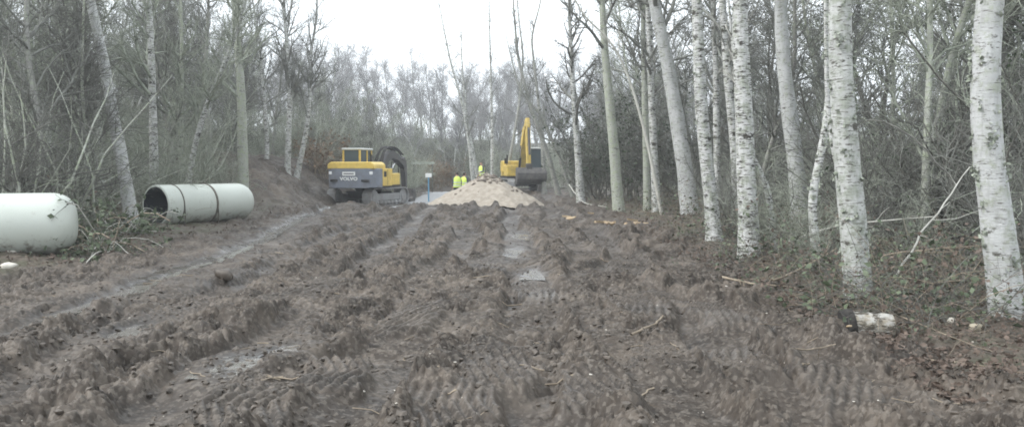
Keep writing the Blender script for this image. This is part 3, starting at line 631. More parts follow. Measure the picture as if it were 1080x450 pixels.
# thin twigs strewn over the mud
n = 150; yy = 5 * (30 / 5) ** g.random(n); xx = g.uniform(-.9, 1, n) * (1 + .55 * yy); a = g.uniform(0, 6.28, n); L = g.uniform(.08, .5, n) * np.where(xx > 2.5, 1.5, .8)
K = 5; tt = np.linspace(-.5, .5, K)[None]; P = np.stack([xx[:, None] + np.cos(a)[:, None] * L[:, None] * tt, yy[:, None] + np.sin(a)[:, None] * L[:, None] * tt, np.zeros((n, K))], -1)
P += g.normal(size=P.shape) * .012; P[..., 2] = terrain(P[..., 0].ravel(), P[..., 1].ravel()).reshape(n, K) * .5 + .5 * terrain(P[..., 0].ravel(), P[..., 1].ravel()).reshape(n, K).mean(1, keepdims=True) + .012
o = MB().add(*tubes(P, np.full((n, K), .004) * g.uniform(.7, 2.2, (n, 1)), 4)).build('strewn_twigs', M['dead_stem']); tag(o, 'small broken twigs strewn over mud and verge', 'twigs', None, 'stuff')

# bramble bush between the pipes
def bush(px, py, s, label, seed, n=26):
    p = onground(px, py); g = np.random.default_rng(seed); root = empty('bramble_bush', (p[0], p[1], gz(p[0], p[1]) - .05)); K = 7
    P = np.zeros((n * 2, K, 3)); P[:, 0, :2] = g.normal(size=(n * 2, 2)) * .3 * s
    d = norm(np.concatenate([g.normal(size=(n * 2, 2)) * .8, np.ones((n * 2, 1))], 1)); L = s * g.uniform(.7, 1.9, (n * 2, 1))
    for k in range(1, K):
        d = norm(d + g.normal(size=(n * 2, 3)) * .16 + np.array([0, 0, -.30])); P[:, k] = P[:, k - 1] + d * L / (K - 1)
    P[:, 1:, 2] = np.maximum(P[:, 1:, 2], .05)
    R = np.full((n * 2, K), .009) * g.uniform(.6, 1.5, (n * 2, 1))
    MB().add(*tubes(P[:n], R[:n], 4)).build('dead_stems', M['twig_pale'], root); MB().add(*tubes(P[n:], R[n:], 4)).build('stems', M['dead_stem'], root)
    B, Q = grow(g, P, R, 200, (.2, 1), (.2, .6), (.8, .3), 4, .3, 0, .6, .003, .2); MB().add(*tubes(B, Q, 3)).build('twigs', M['twig_dark'], root)['kind'] = 'stuff'
    q = B.reshape(-1, 3)[g.integers(0, 800, 1100)] + g.normal(size=(1100, 3)) * .06; q[:, 2] = np.maximum(q[:, 2], .05)
    MB().add(*leaves(g, q, .075, .6)).build('leaves', M['bramble_leaf'], root); tag(root, label, 'bush'); return root
bush(104, 264, .95, 'green bramble bush with pale dead stems at the end of the near pipe', 71)
bush(133, 250, .75, 'smaller green bramble clump at the foot of the leaning trunk', 72)

# ------------------------------------------------------------------ fallen branches, log, stones
def branch(trace, w, label, m='twig_pale', seed=0, side=4, name='fallen_branch', group='fallen branches on the right verge'):
    g = np.random.default_rng(300 + seed); P = np.array([at(px, py, Y) for px, py, Y in trace]); P, t = resample(P, 12); P += g.normal(size=P.shape) * .012
    P[:, 2] = np.maximum(P[:, 2], terrain(P[:, 0], P[:, 1]) + w * .6)
    for _ in range(4): P[1:-1, 2] = np.maximum(.25 * P[:-2, 2] + .5 * P[1:-1, 2] + .25 * P[2:, 2], P[1:-1, 2] * .5 + .25 * (P[:-2, 2] + P[2:, 2]))
    R = w * np.linspace(1, .4, 12); root = empty(name, P[0]); L = P - P[0]
    MB().add(*tubes(L, R, 7)).build('branch', M[m], root)
    if side:
        B, Q = grow(g, L[None], R[None], side, (.3, .95), (.2, .7), (.6, .2), 5, .2, 0, .6, .003, .3); MB().add(*tubes(B, Q, 4)).build('side_twigs', M[m], root)['kind'] = 'stuff'
    tag(root, label, 'branch', group)
branch([(945, 288, 10.6), (975, 245, 10.9), (1005, 200, 11.2), (1024, 176, 11.4)], .016, 'long pale branch rising to the right towards the edge birch', seed=1)
branch([(930, 268, 12.4), (985, 262, 12.0), (1040, 258, 11.6)], .014, 'pale branch lying level behind the thick mottled trunk', 'dead_stem', seed=2, side=6)
branch([(830, 255, 15), (870, 240, 14.6), (930, 232, 14), (990, 228, 13.4)], .02, 'long dead branch low behind the thin crooked stem', seed=3, side=7)
branch([(760, 292, 12.4), (795, 300, 11.7), (840, 302, 11.5)], .02, 'bent dry branch on the verge before the blackened-foot birch', 'dead_stem', 4, 6)
branch([(890, 318, 10.1), (935, 328, 9.5), (990, 350, 8.3), (1050, 372, 7.5)], .008, 'thin pale stick lying past the birch log to the right', 'dead_stem', seed=5, side=3)
branch([(1005, 186, 11.5), (950, 130, 12), (905, 112, 12.4), (925, 190, 12.6)], .012, 'dark hooped branch hanging between the two nearest trunks', 'twig_dark', 6, 5)
branch([(815, 296, 11.6), (850, 280, 12), (882, 262, 12.6)], .018, 'short dead branch left of the thick mottled trunk', 'dead_stem', 7, 4)
branch([(830, 372, 7.35), (855, 368, 7.5), (880, 362, 7.75)], .011, 'short dry stick on the mud below the birch log', 'dead_stem', 8, 1)
branch([(668, 352, 8.2), (690, 342, 8.7), (700, 333, 9.2)], .016, 'short split stick on the mud right of the middle', 'dead_stem', 9, 1)
branch([(985, 300, 10), (1030, 292, 10.2), (1075, 300, 10)], .014, 'crooked dry twig on leaf litter beside the edge birch', 'dead_stem', 10, 6)
branch([(0, 50, 20), (40, 25, 20.5), (75, 22, 21), (100, 40, 21.4)], .02, 'mossy hanging branch at the top left of the photo', 'twig_green', 11, 9, 'hanging_branch', 'hanging branches')
branch([(600, 195, 40), (615, 215, 36), (640, 218, 34)], .03, 'pale dead branch near the slim birch by the far digger', 'twig_pale', 12, 5)

lg = empty('birch_log', (0, 0, 0)); pL = onground(890, 340, .05); pR = onground(940, 334, .12)
ax = norm(pR - pL); Pl = np.array([pL + ax * .46 * t_ for t_ in np.linspace(0, 1, 10)]); zz = terrain(Pl[:, 0], Pl[:, 1]).max(); Pl[:, 2] = zz + .01
lg.location = (Pl[0][0], Pl[0][1], zz); Ll = Pl - np.array(lg.location)
gg = np.random.default_rng(3)
MB().add(*trunk_mesh(gg, Ll, np.linspace(.15, .13, 10), 14, .05)).build('bark', M['log_bark'], lg)
def disc(c, axis, r, n=14, g=gg):
    u = norm(np.cross(axis, [0, 0, 1])); v_ = np.cross(axis, u); a = np.arange(n) * 2 * np.pi / n
    V = np.concatenate([[c], c + r * (np.cos(a)[:, None] * u + np.sin(a)[:, None] * v_)]); f = np.array([[0, 1 + i, 1 + (i + 1) % n] for i in range(n)]); return V, f
Rl = np.array([.162, .168, .164, .158]); MB().add(*tubes(np.array([Ll[0] - ax * .02, Ll[0] + ax * .02, Ll[0] + ax * .07, Ll[0] + ax * .10]), Rl, 14)).add(*disc(Ll[0] - ax * .02, -ax, .161)).build('charred_end', M['char'], lg)
MB().add(*disc(Ll[-1], ax, .125)).build('cut_face', M['cut_wood'], lg)
V, f = lumps(5, np.full(5, pL[0] + .07) + gg.normal(size=5) * .05, np.full(5, pL[1] - .11) + gg.normal(size=5) * .03, .03, .06, .5); MB().add(V - np.array(lg.location), f).build('torn_wood', M['cut_wood'], lg)
tag(lg, 'short white birch log with black end and torn orange wood', 'log')
def stone(px, py, s, label, m='stone', seed=0, name='stone', cat='stone'):
    p = onground(px, py); g = np.random.default_rng(seed); V = IV2 * (1 + .13 * g.normal(size=(len(IV2), 1))) * np.array([1.2, .9, .7]) * s
    o = MB().add(V, IF2).build(name, M[m]); o.location = (p[0], p[1], gz(p[0], p[1]) + s * .35); o.rotation_euler = (0, .2, seed); tag(o, label, cat); return o
stone(1029, 342, .075, 'yellowish stone on the leaf litter left of the edge birch', seed=1)
stone(1005, 338, .05, 'small grey stone left of the yellowish stone', 'pale_chip', 2)
stone(9, 279, .11, 'pale broken lump on the mud below the near pipe', 'pale_chip', 3, 'rubble_lump', 'rubble')
stone(14, 270, .10, 'second pale rubble lump against the near pipe', 'pale_chip', 4, 'rubble_lump', 'rubble')
stone(236, 293, .12, 'big dark clod on the mud right of the long puddle', 'clod', 6, 'mud_clod', 'clod')
for i, (px, py, nn, lb) in enumerate([(655, 233, 9, 'fresh orange woodchips at the foot of the straight green-grey trunk'), (612, 223, 6, 'fresh orange woodchips at the foot of the slim white birch')]):
    p = onground(px, py, .1); g = np.random.default_rng(60 + i); root = empty('wood_chips', (p[0], p[1], gz(p[0], p[1])))
    for k in range(nn):
        V = (np.array([[x, y, z] for x in (-1, 1) for y in (-1, 1) for z in (-1, 1)]) * np.array([g.uniform(.10, .24), .05, .025])) * (1 + .15 * g.normal(size=(8, 1)))
        ff = np.array([[0, 1, 3, 2], [4, 6, 7, 5], [0, 4, 5, 1], [2, 3, 7, 6], [0, 2, 6, 4], [1, 5, 7, 3]])
        o = MB().add(V, ff).build('wood_chip', M['cut_wood'], root, False); xx_, yy_ = g.normal() * .35, g.normal() * .5
        o.location = (xx_, yy_, gz(p[0] + xx_, p[1] + yy_) - root.location[2] + .05); o.rotation_euler = (g.normal() * .15, g.normal() * .2, g.normal() * .6)
    tag(root, lb, 'wood chips')

# ------------------------------------------------------------------ pipes
M['pipe'] = mat('pipe_shell', (.62, .66, .60), .38, spec=.4); b = NB(M['pipe']); v = b.coord()
c = b.mix(b.ramp(b.noise(v, 1.6, 5, .6), (.35, 0.0), (.75, .35)), (.52, .55, .50), (.38, .405, .35))
c = b.mix(b.ramp(b.noise(b.coord((1, 1, 1)), 5, 7, .8), (.56, 0.0), (.72, .6)), c, (.28, .27, .22))
gm_ = b.n('ShaderNodeSeparateXYZ'); b.l(v, gm_.inputs[0])          # mud splashed up the lower half
mu = b.n('ShaderNodeMath', operation='MULTIPLY_ADD'); b.l(gm_.outputs[2], mu.inputs[0]); mu.inputs[1].default_value = -.55; mu.inputs[2].default_value = -.02
ad_ = b.n('ShaderNodeMath', operation='ADD'); b.l(mu.outputs[0], ad_.inputs[0]); b.l(b.noise(v, 6, 7, .75), ad_.inputs[1])
c = b.mix(b.ramp(ad_.outputs[0], (.66, 0.0), (.82, .8)), c, (.13, .105, .08)); b.color(c)
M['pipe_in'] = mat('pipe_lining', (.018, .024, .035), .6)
noisy('strap', (.06, .055, .045), (.17, .15, .12), 8, .8, 0)
def lathe(prof, S=48):
    """revolve (along, radius) round the x axis"""
    prof = np.array(prof, float); K = len(prof); a = np.arange(S) * 2 * np.pi / S
    V = np.stack([np.repeat(prof[:, 0:1], S, 1), prof[:, 1:2] * np.cos(a)[None], prof[:, 1:2] * np.sin(a)[None]], -1).reshape(-1, 3)
    k = np.arange(K - 1)[:, None] * S; s = np.arange(S)[None]; s2 = (s + 1) % S
    return V, np.stack([k + s, k + s2, k + S + s2, k + S + s], -1).reshape(-1, 4)[:, ::-1]
PR = .565
def pipe(mouth, bearing, L, dome, label, bands, seed, sink=.05):
    """mouth: base point of the open end; bearing of the axis, clockwise from straight ahead"""
    x, y = mouth; x2, y2 = x + L * math.sin(bearing), y + L * math.cos(bearing); z0 = (gz(x, y, False) + gz(x2, y2, False)) / 2 - sink
    root = empty('pipe', (x, y, z0), R_(90) - bearing)
    th = np.linspace(0, math.pi / 2, 14); capx = L - dome + dome * np.sin(th); capr = PR * np.cos(th) ** .62
    prof = [(0, PR - .055), (-.004, PR - .03), (.012, PR - .004), (.03, PR), (L * .3, PR), (L * .6, PR)] + list(zip(capx, np.maximum(capr, .001)))
    sh = MB().add(*lathe(prof)).build('shell', M['pipe'], root); sh.location = (0, 0, PR)
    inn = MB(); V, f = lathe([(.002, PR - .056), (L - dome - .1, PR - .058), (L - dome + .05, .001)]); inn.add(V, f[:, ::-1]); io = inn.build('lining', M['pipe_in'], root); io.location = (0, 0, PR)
    for p_, tail in bands:
        bn = MB(); w_ = .035 if tail else .018; bn.add(*lathe([(p_ - w_, PR + .001), (p_ - w_ + .002, PR + .014), (p_ + w_ - .002, PR + .014), (p_ + w_, PR + .001)], 48))
        bo = bn.build('strap', M['strap'], root); bo.location = (0, 0, PR)
        if tail:
            g = np.random.default_rng(seed); P, _ = resample(np.array([[p_, .0, PR + .02], [p_ + .12, .06, PR + .07], [p_ + .24, .1, PR + .17]]), 7)
            kt = MB().add(*tubes(P, np.full(7, .014), 5)); P, _ = resample(np.array([[p_, .0, PR + .02], [p_ - .15, -.02, PR + .05], [p_ - .42, -.08, PR + .06]]), 7); kt.add(*tubes(P, np.full(7, .013), 5)); kt.build('knot', M['strap'], bo)
        P, _ = resample(np.array([[p_, -PR - .012, 0], [p_ + .01, -PR - .02, -.3], [p_ + .02, -PR + .02, -PR - .03]]), 8)
        MB().add(*tubes(P, np.full(8, .016), 5)).build('strap_tail', M['strap'], bo)
    tag(root, label, 'pipe', 'pale pipes left of the track'); return root
PIPE_A = (R_(68), 4.2); e = at(82, 236, 15.9)
pipe((e[0] - PIPE_A[1] * math.sin(PIPE_A[0]), e[1] - PIPE_A[1] * math.cos(PIPE_A[0])), PIPE_A[0], PIPE_A[1], .42, 'big pale pipe with rounded end cut off by the left photo edge', [], 1, .15)
pm = at(164, 215, 23.4); pipe((pm[0], pm[1]), R_(30), 3.25, .42, 'big pale pipe with dark open mouth and straps beside the leaning trunk', [(.5, False), (1.65, True)], 2)

# ------------------------------------------------------------------ machines
def paint(name, c, rough=.42, dirt=(.13, .11, .09), amt=.6, metal=0.0):
    m = mat(name, c, rough, metal); b = NB(m); v = b.coord()
    d = b.ramp(b.noise(v, 2.4, 7, .7), (.42, 0.0), (.7, amt)); b.color(b.mix(d, c, dirt)); b.rough(b.mix(d, (rough,) * 3, (.85,) * 3)); M[name] = m
paint('yellow_paint', (.76, .54, .12), amt=.35); paint('orange_yellow', (.60, .43, .09)); paint('slate_paint', (.20, .22, .26), .5, amt=.45)
paint('boom_grey', (.06, .06, .065), .5, amt=.5); paint('dirty_steel', (.30, .30, .30), .5, (.20, .175, .15), .8, 0.0)
paint('black_frame', (.015, .015, .017), .6, amt=.3); paint('pale_roof', (.62, .64, .62), .5, (.4, .4, .36), .4)
M['glass'] = mat('cab_glass', (.14, .18, .20), .12, spec=.6); M['glass'].node_tree.nodes['Principled BSDF'].inputs['Transmission Weight'].default_value = .35
M['lamp_glass'] = mat('lamp_lens', (.85, .85, .85), .15); M['white_plate'] = mat('white_plate', (.82, .82, .80), .5)
noisy('rubber', (.015, .015, .015), (.05, .045, .04), 8, .7, .2); M['chrome'] = mat('cylinder_rod', (.6, .6, .6), .2, 1.0)
noisy('bucket_steel', (.045, .045, .047), (.13, .12, .11), 5, .55, .2, .01)
def bev(b_, w_, seg=2):
    if w_ > 0: bmesh.ops.bevel(b_, geom=list(b_.edges) , offset=w_, segments=seg, affect='EDGES', profile=.5, clamp_overlap=True)
    bmesh.ops.recalc_face_normals(b_, faces=list(b_.faces)); return b_
def box(x0, x1, y0, y1, z0, z1, w_=.03, seg=2):
    b_ = bmesh.new(); bmesh.ops.create_cube(b_, size=1)
    for v_ in b_.verts: v_.co = ((x0 + x1) / 2 + v_.co.x * (x1 - x0), (y0 + y1) / 2 + v_.co.y * (y1 - y0), (z0 + z1) / 2 + v_.co.z * (z1 - z0))
    return bev(b_, w_, seg)
def prism(prof, a, c, axis='x', w_=.02, seg=2):
    """outline of two coordinates pulled out along the third"""
    b_ = bmesh.new(); put_ = {'x': lambda p, t: (t, p[0], p[1]), 'y': lambda p, t: (p[0], t, p[1]), 'z': lambda p, t: (p[0], p[1], t)}[axis]
    v0 = [b_.verts.new(put_(p, a)) for p in prof]; v1 = [b_.verts.new(put_(p, c)) for p in prof]; n_ = len(prof)
    b_.faces.new(v0); b_.faces.new(v1[::-1])
    for i in range(n_): b_.faces.new((v0[i], v1[i], v1[(i + 1) % n_], v0[(i + 1) % n_]))
    return bev(b_, w_, seg)
def part(name, m, parent, *bms, smooth=False):
    mb = MB()
    for x in bms:
        if isinstance(x, tuple): mb.add(*x)
        else: mb.bm(x)
    return mb.build(name, M[m], parent, smooth)
def rod(a, c, r, S=10): return tubes(np.array([a, (np.array(a) + np.array(c)) / 2, c], float), np.full(3, r), S)
def drum(x0, x1, y, z, r, S=20):
    P = np.array([[x0, y, z], [x0 + .001, y, z], [x1 - .001, y, z], [x1, y, z]]); return tubes(P, np.array([.001, r, r, .001]), S)
def text_mesh(txt, size, name, m, parent, loc, rot):
    cu = bpy.data.curves.new(name, 'FONT'); cu.body = txt; cu.size = size; cu.extrude = .004; cu.align_x = 'CENTER'; cu.align_y = 'CENTER'; cu.space_character = 1.05; cu.offset = .008
    tmp = bpy.data.objects.new('tmp', cu); col.objects.link(tmp); dg = bpy.context.evaluated_depsgraph_get()
    me = bpy.data.meshes.new_from_object(tmp.evaluated_get(dg)); bpy.data.objects.remove(tmp); me.materials.clear(); me.materials.append(M[m])
    o = link(name, me, parent); o.location = loc; o.rotation_euler = rot; o.scale = (1.25, 1, 1); return o
def undercarriage(root, hl=1.75, gauge=1.0, shoe=.5, th=.88, rz=0.0):
    car = empty('track_frame_group', (0, 0, 0)); bpy.data.objects.remove(car)
    r = th / 2 - .03
    ROT = Matrix.Rotation(rz, 4, 'Z')
    frame = part('undercarriage_frame', 'black_frame', root, box(-gauge, gauge, -.55, .55, .35, .72, .05), drum(-.01, .01, 0, .5, .1))
    rg = MB(); rg.bm(box(-.55, .55, -.55, .55, .70, .95, .2, 4)); rg.build('slew_ring', M['black_frame'], root)
    frame.matrix_local = ROT
    for sx in (-1, 1):
        xc = sx * gauge
        tf = part('track_side_frame', 'dirty_steel', root, box(xc - .14, xc + .14, -hl + .35, hl - .35, .26, .62, .06)); tf.matrix_local = ROT
        # belt: shoes round a stadium path
        s_, pts = [], []
        n_ = 46; Ltot = 4 * (hl - r) + 2 * math.pi * r; mb = MB()
        for i in range(n_):
            d_ = i / n_ * Ltot; st = 2 * (hl - r)
            if d_ < st: p, a = (-hl + r + d_, th - .03), 0.0
            elif d_ < st + math.pi * r: a = -(d_ - st) / r; p = (hl - r + r * math.sin(-a), th / 2 + r * math.cos(a))
            elif d_ < 2 * st + math.pi * r: p, a = (hl - r - (d_ - st - math.pi * r), .03), math.pi
            else: a = -math.pi - (d_ - 2 * st - math.pi * r) / r; p = (-hl + r + r * math.sin(-a), th / 2 + r * math.cos(a))
            bx = box(-shoe / 2, shoe / 2, -Ltot / n_ * .52, Ltot / n_ * .52, -.018, .018, 0); bx2 = box(-shoe / 2, shoe / 2, -.02, .02, .018, .055, 0)
            for q_ in (bx, bx2):
                bmesh.ops.rotate(q_, cent=(0, 0, 0), matrix=Matrix.Rotation(a, 3, 'X'), verts=q_.verts); bmesh.ops.translate(q_, vec=(xc, p[0], p[1]), verts=q_.verts); mb.bm(q_)
        bo = mb.build('track', M['dirty_steel'], root, False); bo.matrix_local = ROT
        for nm, yy_ in (('sprocket', -hl + r + .01), ('idler', hl - r - .01)):
            o = part(nm, 'dirty_steel', root, drum(xc - .16, xc + .16, yy_, th / 2, r - .05), drum(xc - .19, xc + .19, yy_, th / 2, r * .5)); o.matrix_local = ROT
        ro = MB()
        for k in range(7): ro.add(*drum(xc - .17, xc + .17, -hl + r + .35 + k * (2 * hl - 2 * r - .7) / 6, .16, .11, 12))
        o = ro.build('rollers', M['dirty_steel'], root); o.matrix_local = ROT
def cab(root, x0, x1, y0, y1, z0, z1, body, roof='pale_roof'):
    """pillars, panes, roof; an open cage one can see through"""
    c = part('cab', body, root, box(x0, x1, y0, y1, z0, z0 + .55, .05), *[box(x - .045, x + .045, yy_ - .05, yy_ + .05, z0 + .5, z1 - .05, .015) for x in (x0 + .05, x1 - .05) for yy_ in (y0 + .06, y1 - .06, (y0 + y1) / 2 + .15)])
    part('roof', roof, c, box(x0 - .03, x1 + .03, y0 - .04, y1 + .06, z1 - .08, z1 + .03, .05, 3))
    part('rear_window', 'glass', c, box(x0 + .09, x1 - .09, y0 + .05, y0 + .062, z0 + .55, z1 - .08, 0)); part('windscreen', 'glass', c, box(x0 + .09, x1 - .09, y1 - .062, y1 - .05, z0 + .40, z1 - .08, 0))
    for x in (x0 + .05, x1 - .05):
        part('side_window', 'glass', c, box(x - .006, x + .006, y0 + .11, (y0 + y1) / 2 + .1, z0 + .55, z1 - .08, 0)); part('side_window', 'glass', c, box(x - .006, x + .006, (y0 + y1) / 2 + .2, y1 - .11, z0 + .55, z1 - .08, 0))
    part('seat', 'black_frame', c, box((x0 + x1) / 2 - .24, (x0 + x1) / 2 + .24, y0 + .35, y0 + .85, z0 + .5, z0 + .72, .05), box((x0 + x1) / 2 - .24, (x0 + x1) / 2 + .24, y0 + .28, y0 + .42, z0 + .7, z0 + 1.25, .05))
    return c
def digger_near():
    root = empty('excavator'); Y, S_ = 'yellow_paint', 'slate_paint'
    undercarriage(root, 1.85, 1.02, .52, .90, R_(-9))
    # counterweight: curved back, bulging in plan
    plan = [(-1.30, -1.35)] + [(1.30 * math.sin(t), -1.75 - .72 * math.cos(t) ** .8) for t in np.linspace(-1.5, 1.5, 17)] + [(1.30, -1.35)]
    cw = part('counterweight', S_, root, prism(plan, .93, 1.86, 'z', .05, 3))
    hood = part('engine_hood', Y, root, prism([(-1.22, 1.84), (1.22, 1.84), (1.20, 2.06), (1.05, 2.18), (-1.05, 2.18), (-1.20, 2.06)], -2.25, -.75, 'y', .05, 3))
    part('hood_grille', 'black_frame', hood, box(-.5, .35, -1.9, -1.2, 2.175, 2.20, .01)); part('exhaust', 'black_frame', hood, rod((.75, -1.5, 2.15), (.75, -1.5, 2.5), .06), rod((.75, -1.5, 2.5), (.75, -1.62, 2.58), .05))
    for sx in (-1, 1):
        sp = part('side_panel', Y, root, box(sx * 1.28 - .03, sx * 1.28 + .03, -1.36, -.1 if sx > 0 else -.35, 1.0, 1.86, .03), box(min(sx * .35, sx * 1.25), max(sx * .35, sx * 1.25), -1.36, .1, 1.05, 1.86, .04))
        part('panel_seam', 'black_frame', sp, box(sx * 1.315 - .003, sx * 1.315 + .003, -.76, -.73, 1.05, 1.82, 0)); part('air_vent', 'black_frame', sp, box(sx * 1.315 - .004, sx * 1.315 + .004, -1.25, -.9, 1.45, 1.72, 0))
    part('fuel_tank', Y, root, box(.55, 1.26, .02, 1.15, 1.02, 1.62, .05)); part('deck', 'black_frame', root, box(-1.25, 1.25, -2.0, 1.25, .90, 1.04, .03))
    part('hand_rail', 'black_frame', root, rod((1.2, .1, 1.6), (1.2, .1, 2.2), .022), rod((1.2, .1, 2.2), (1.2, 1.0, 2.1), .022), rod((1.2, 1.0, 2.1), (1.2, 1.1, 1.55), .022))
    cab(root, -1.28, -.30, -.35, 1.25, 1.05, 2.86, Y)
    for sx in (-1, 1):
        o = part('tail_lamp', 'lamp_glass', cw, box(sx * .98 - .15, sx * .98 + .15, -.02, .02, -.07, .07, .015)); o.location = (0, -2.245, 1.64); o.location.x = 0
        part('bolt_recess', 'black_frame', cw, box(sx * .80 - .2, sx * .80 + .2, -2.41, -2.30, 1.22, 1.34, .02))
    part('plate', 'white_plate', cw, box(-.33, .33, -2.478, -2.468, 1.52, 1.70, .004)); part('plate_marks', 'boom_grey', cw, box(-.26, .26, -2.481, -2.479, 1.585, 1.635, 0))
    text_mesh('VOLVO', .21, 'lettering', 'white_plate', cw, (0, -2.476, 1.36), (R_(90), 0, 0))
    # boom arched low over the ground ahead, arm hanging from its end
    bp_ = [(.65, 1.35), (1.05, 2.0), (1.75, 2.62), (2.6, 2.82), (3.5, 2.62), (4.5, 2.05), (4.5, 1.86), (3.4, 2.32), (2.55, 2.44), (1.95, 2.26), (1.35, 1.7), (1.0, 1.2)]
    bm_ = part('boom', 'boom_grey', root, prism(bp_, -.02, .34, 'x', .03))
    for x in (-.10, .42): part('lift_cylinder', 'boom_grey', root, rod((x, 1.25, 1.2), (x, 2.0, 1.75), .075)); part('lift_rod', 'chrome', root, rod((x, 2.0, 1.75), (x, 2.5, 2.1), .045))
    part('arm_cylinder', 'boom_grey', root, rod((.16, 2.2, 2.95), (.16, 3.7, 2.85), .075)); part('arm_rod', 'chrome', root, rod((.16, 3.7, 2.85), (.16, 4.5, 2.45), .045))
    for k, x in enumerate((-.06, .05, .27, .38)):
        P, _ = resample(np.array([[x, .8, 1.9], [x, 1.2, 2.55 + .1 * k], [x, 2.0, 3.02], [x, 3.0, 2.98], [x, 4.0, 2.6]]), 14); part('hose', 'rubber', root, tubes(P, np.full(14, .035), 6), smooth=True)
    part('arm', 'boom_grey', root, prism([(4.2, 2.4), (4.55, 2.5), (4.85, 2.1), (4.9, .55), (4.7, .5), (4.45, 1.75)], .03, .29, 'x', .03))
    bk = part('bucket', 'bucket_steel', root, prism([(4.6, .75), (5.0, .7), (5.1, .3), (4.85, -.05), (4.3, -.08), (4.05, .15), (4.15, .2), (4.5, .15), (4.6, .3)], -.42, .74, 'x', .02))
    return root
ex = digger_near(); pe = at(389, 196, 43.3); ex.location = (pe[0], pe[1], gz(pe[0], pe[1], False) - .04); ex.rotation_euler = (0, 0, R_(-13))
tag(ex, 'yellow and slate-grey tracked digger seen from behind on the left', 'excavator', 'tracked diggers')
def digger_far():
    root = empty('excavator'); Y = 'orange_yellow'
    undercarriage(root, 1.7, 1.0, .5, .86)
    part('deck', 'black_frame', root, box(-1.22, 1.22, -2.0, 1.3, .88, 1.02, .03)); part('counterweight', Y, root, prism([(-1.22, -1.3)] + [(1.22 * math.sin(t), -1.6 - .7 * math.cos(t) ** .8) for t in np.linspace(-1.5, 1.5, 13)] + [(1.22, -1.3)], 1.0, 1.85, 'z', .05))
    part('engine_hood', Y, root, box(-1.2, 1.2, -2.1, -.4, 1.3, 2.05, .08, 3)); part('tool_box', Y, root, box(.5, 1.24, -.4, 1.3, 1.02, 1.75, .06, 3))
    part('exhaust', 'black_frame', root, rod((.85, -1.2, 2.0), (.85, -1.2, 2.45), .07)); part('mirror', 'black_frame', root, box(1.16, 1.40, 1.15, 1.2, 1.85, 2.2, .02), rod((1.2, 1.1, 1.7), (1.28, 1.17, 1.9), .02))
    cab(root, -1.25, -.25, -.35, 1.3, 1.02, 2.88, 'pale_roof')
    part('boom', Y, root, prism([(.7, 1.2), (.75, 1.9), (1.2, 3.05), (2.0, 4.05), (2.9, 4.45), (3.1, 4.2), (2.4, 3.65), (1.75, 2.85), (1.35, 1.9), (1.2, 1.2)], .0, .36, 'x', .03))
    part('arm', Y, root, prism([(2.55, 4.6), (2.95, 4.75), (3.3, 4.25), (3.55, 1.55), (3.3, 1.45), (2.85, 3.4)], .05, .31, 'x', .03))
    for x in (-.09, .45): part('lift_cylinder', 'black_frame', root, rod((x, 1.3, 1.2), (x, 1.75, 2.2), .075)); part('lift_rod', 'chrome', root, rod((x, 1.75, 2.2), (x, 1.95, 3.0), .05))
    part('arm_cylinder', 'boom_grey', root, rod((.18, 1.6, 3.95), (.18, 2.45, 4.6), .07)); part('bucket_cylinder', 'boom_grey', root, rod((.18, 3.3, 4.1), (.18, 3.75, 2.4), .07))
    part('bucket', 'bucket_steel', root, prism([(3.2, 1.55), (3.65, 1.60), (3.95, 1.25), (3.95, .85), (3.6, .55), (3.0, .5), (2.7, .62), (2.75, .7), (3.2, .75), (3.3, 1.1)], -.90, 1.00, 'x', .03)); part('cutting_edge', 'dirty_steel', root, box(-.92, 1.02, 2.55, 2.75, .60, .64, .01))
    part('bucket_link', 'bucket_steel', root, box(-.0, .36, 3.25, 3.75, 1.5, 1.85, .03))
    return root
ex2 = digger_far(); pe = at(551, 190, 57.5); ex2.location = (pe[0], pe[1], gz(pe[0], pe[1], False) - .03); ex2.rotation_euler = (0, 0, R_(180 + 9))
tag(ex2, 'orange-yellow digger facing the camera with raised arm behind the sand heap', 'excavator', 'tracked diggers')

# ------------------------------------------------------------------ sand heap, sign, rail
g = np.random.default_rng(44); c0 = at(511, 212, 35.5); nx, ny = 130, 90
hx = np.linspace(-3.1, 3.1, nx); hy = np.linspace(-2.3, 2.3, ny); HX, HY = np.meshgrid(hx, hy)
def cone(cx, cy, h, sl): return h - sl * np.sqrt((HX - cx) ** 2 + (HY - cy) ** 2 + .02)
ZZ = np.maximum.reduce([cone(.12, .2, 1.44, .56), cone(.55, -.55, 1.05, .52), cone(-.75, .1, 1.0, .54), cone(.85, .2, .98, .58)])
ZZ = ZZ + .045 * noise(HX * 2.2, HY * 2.2, 120) + .022 * noise(HX * 7, HY * 7, 121) + .012 * noise(HX * 19, HY * 19, 122)
gzz = terrain((HX + c0[0]).ravel(), (HY + c0[1]).ravel(), False).reshape(HX.shape); base = float(gzz.mean())
ZZ = np.maximum(ZZ, -.25)
ii = np.arange(nx * ny).reshape(ny, nx); f = np.stack([ii[:-1, :-1], ii[:-1, 1:], ii[1:, 1:], ii[1:, :-1]], -1).reshape(-1, 4)
heap = empty('sand_heap', (c0[0], c0[1], base)); MB().add(np.stack([HX.ravel(), HY.ravel(), ZZ.ravel()], 1), f).build('heap', M['sand'], heap)
n = 170; a = g.uniform(0, 6.28, n); rr = .75 * np.sqrt(g.random(n)) * (1 + (g.random(n) > .8) * 1.2); lx, ly = .12 + rr * np.cos(a), .1 + rr * np.sin(a) * .8
jx = np.clip(((lx + 3.1) / 6.2 * (nx - 1)).astype(int), 0, nx - 1); jy = np.clip(((ly + 2.3) / 4.6 * (ny - 1)).astype(int), 0, ny - 1)
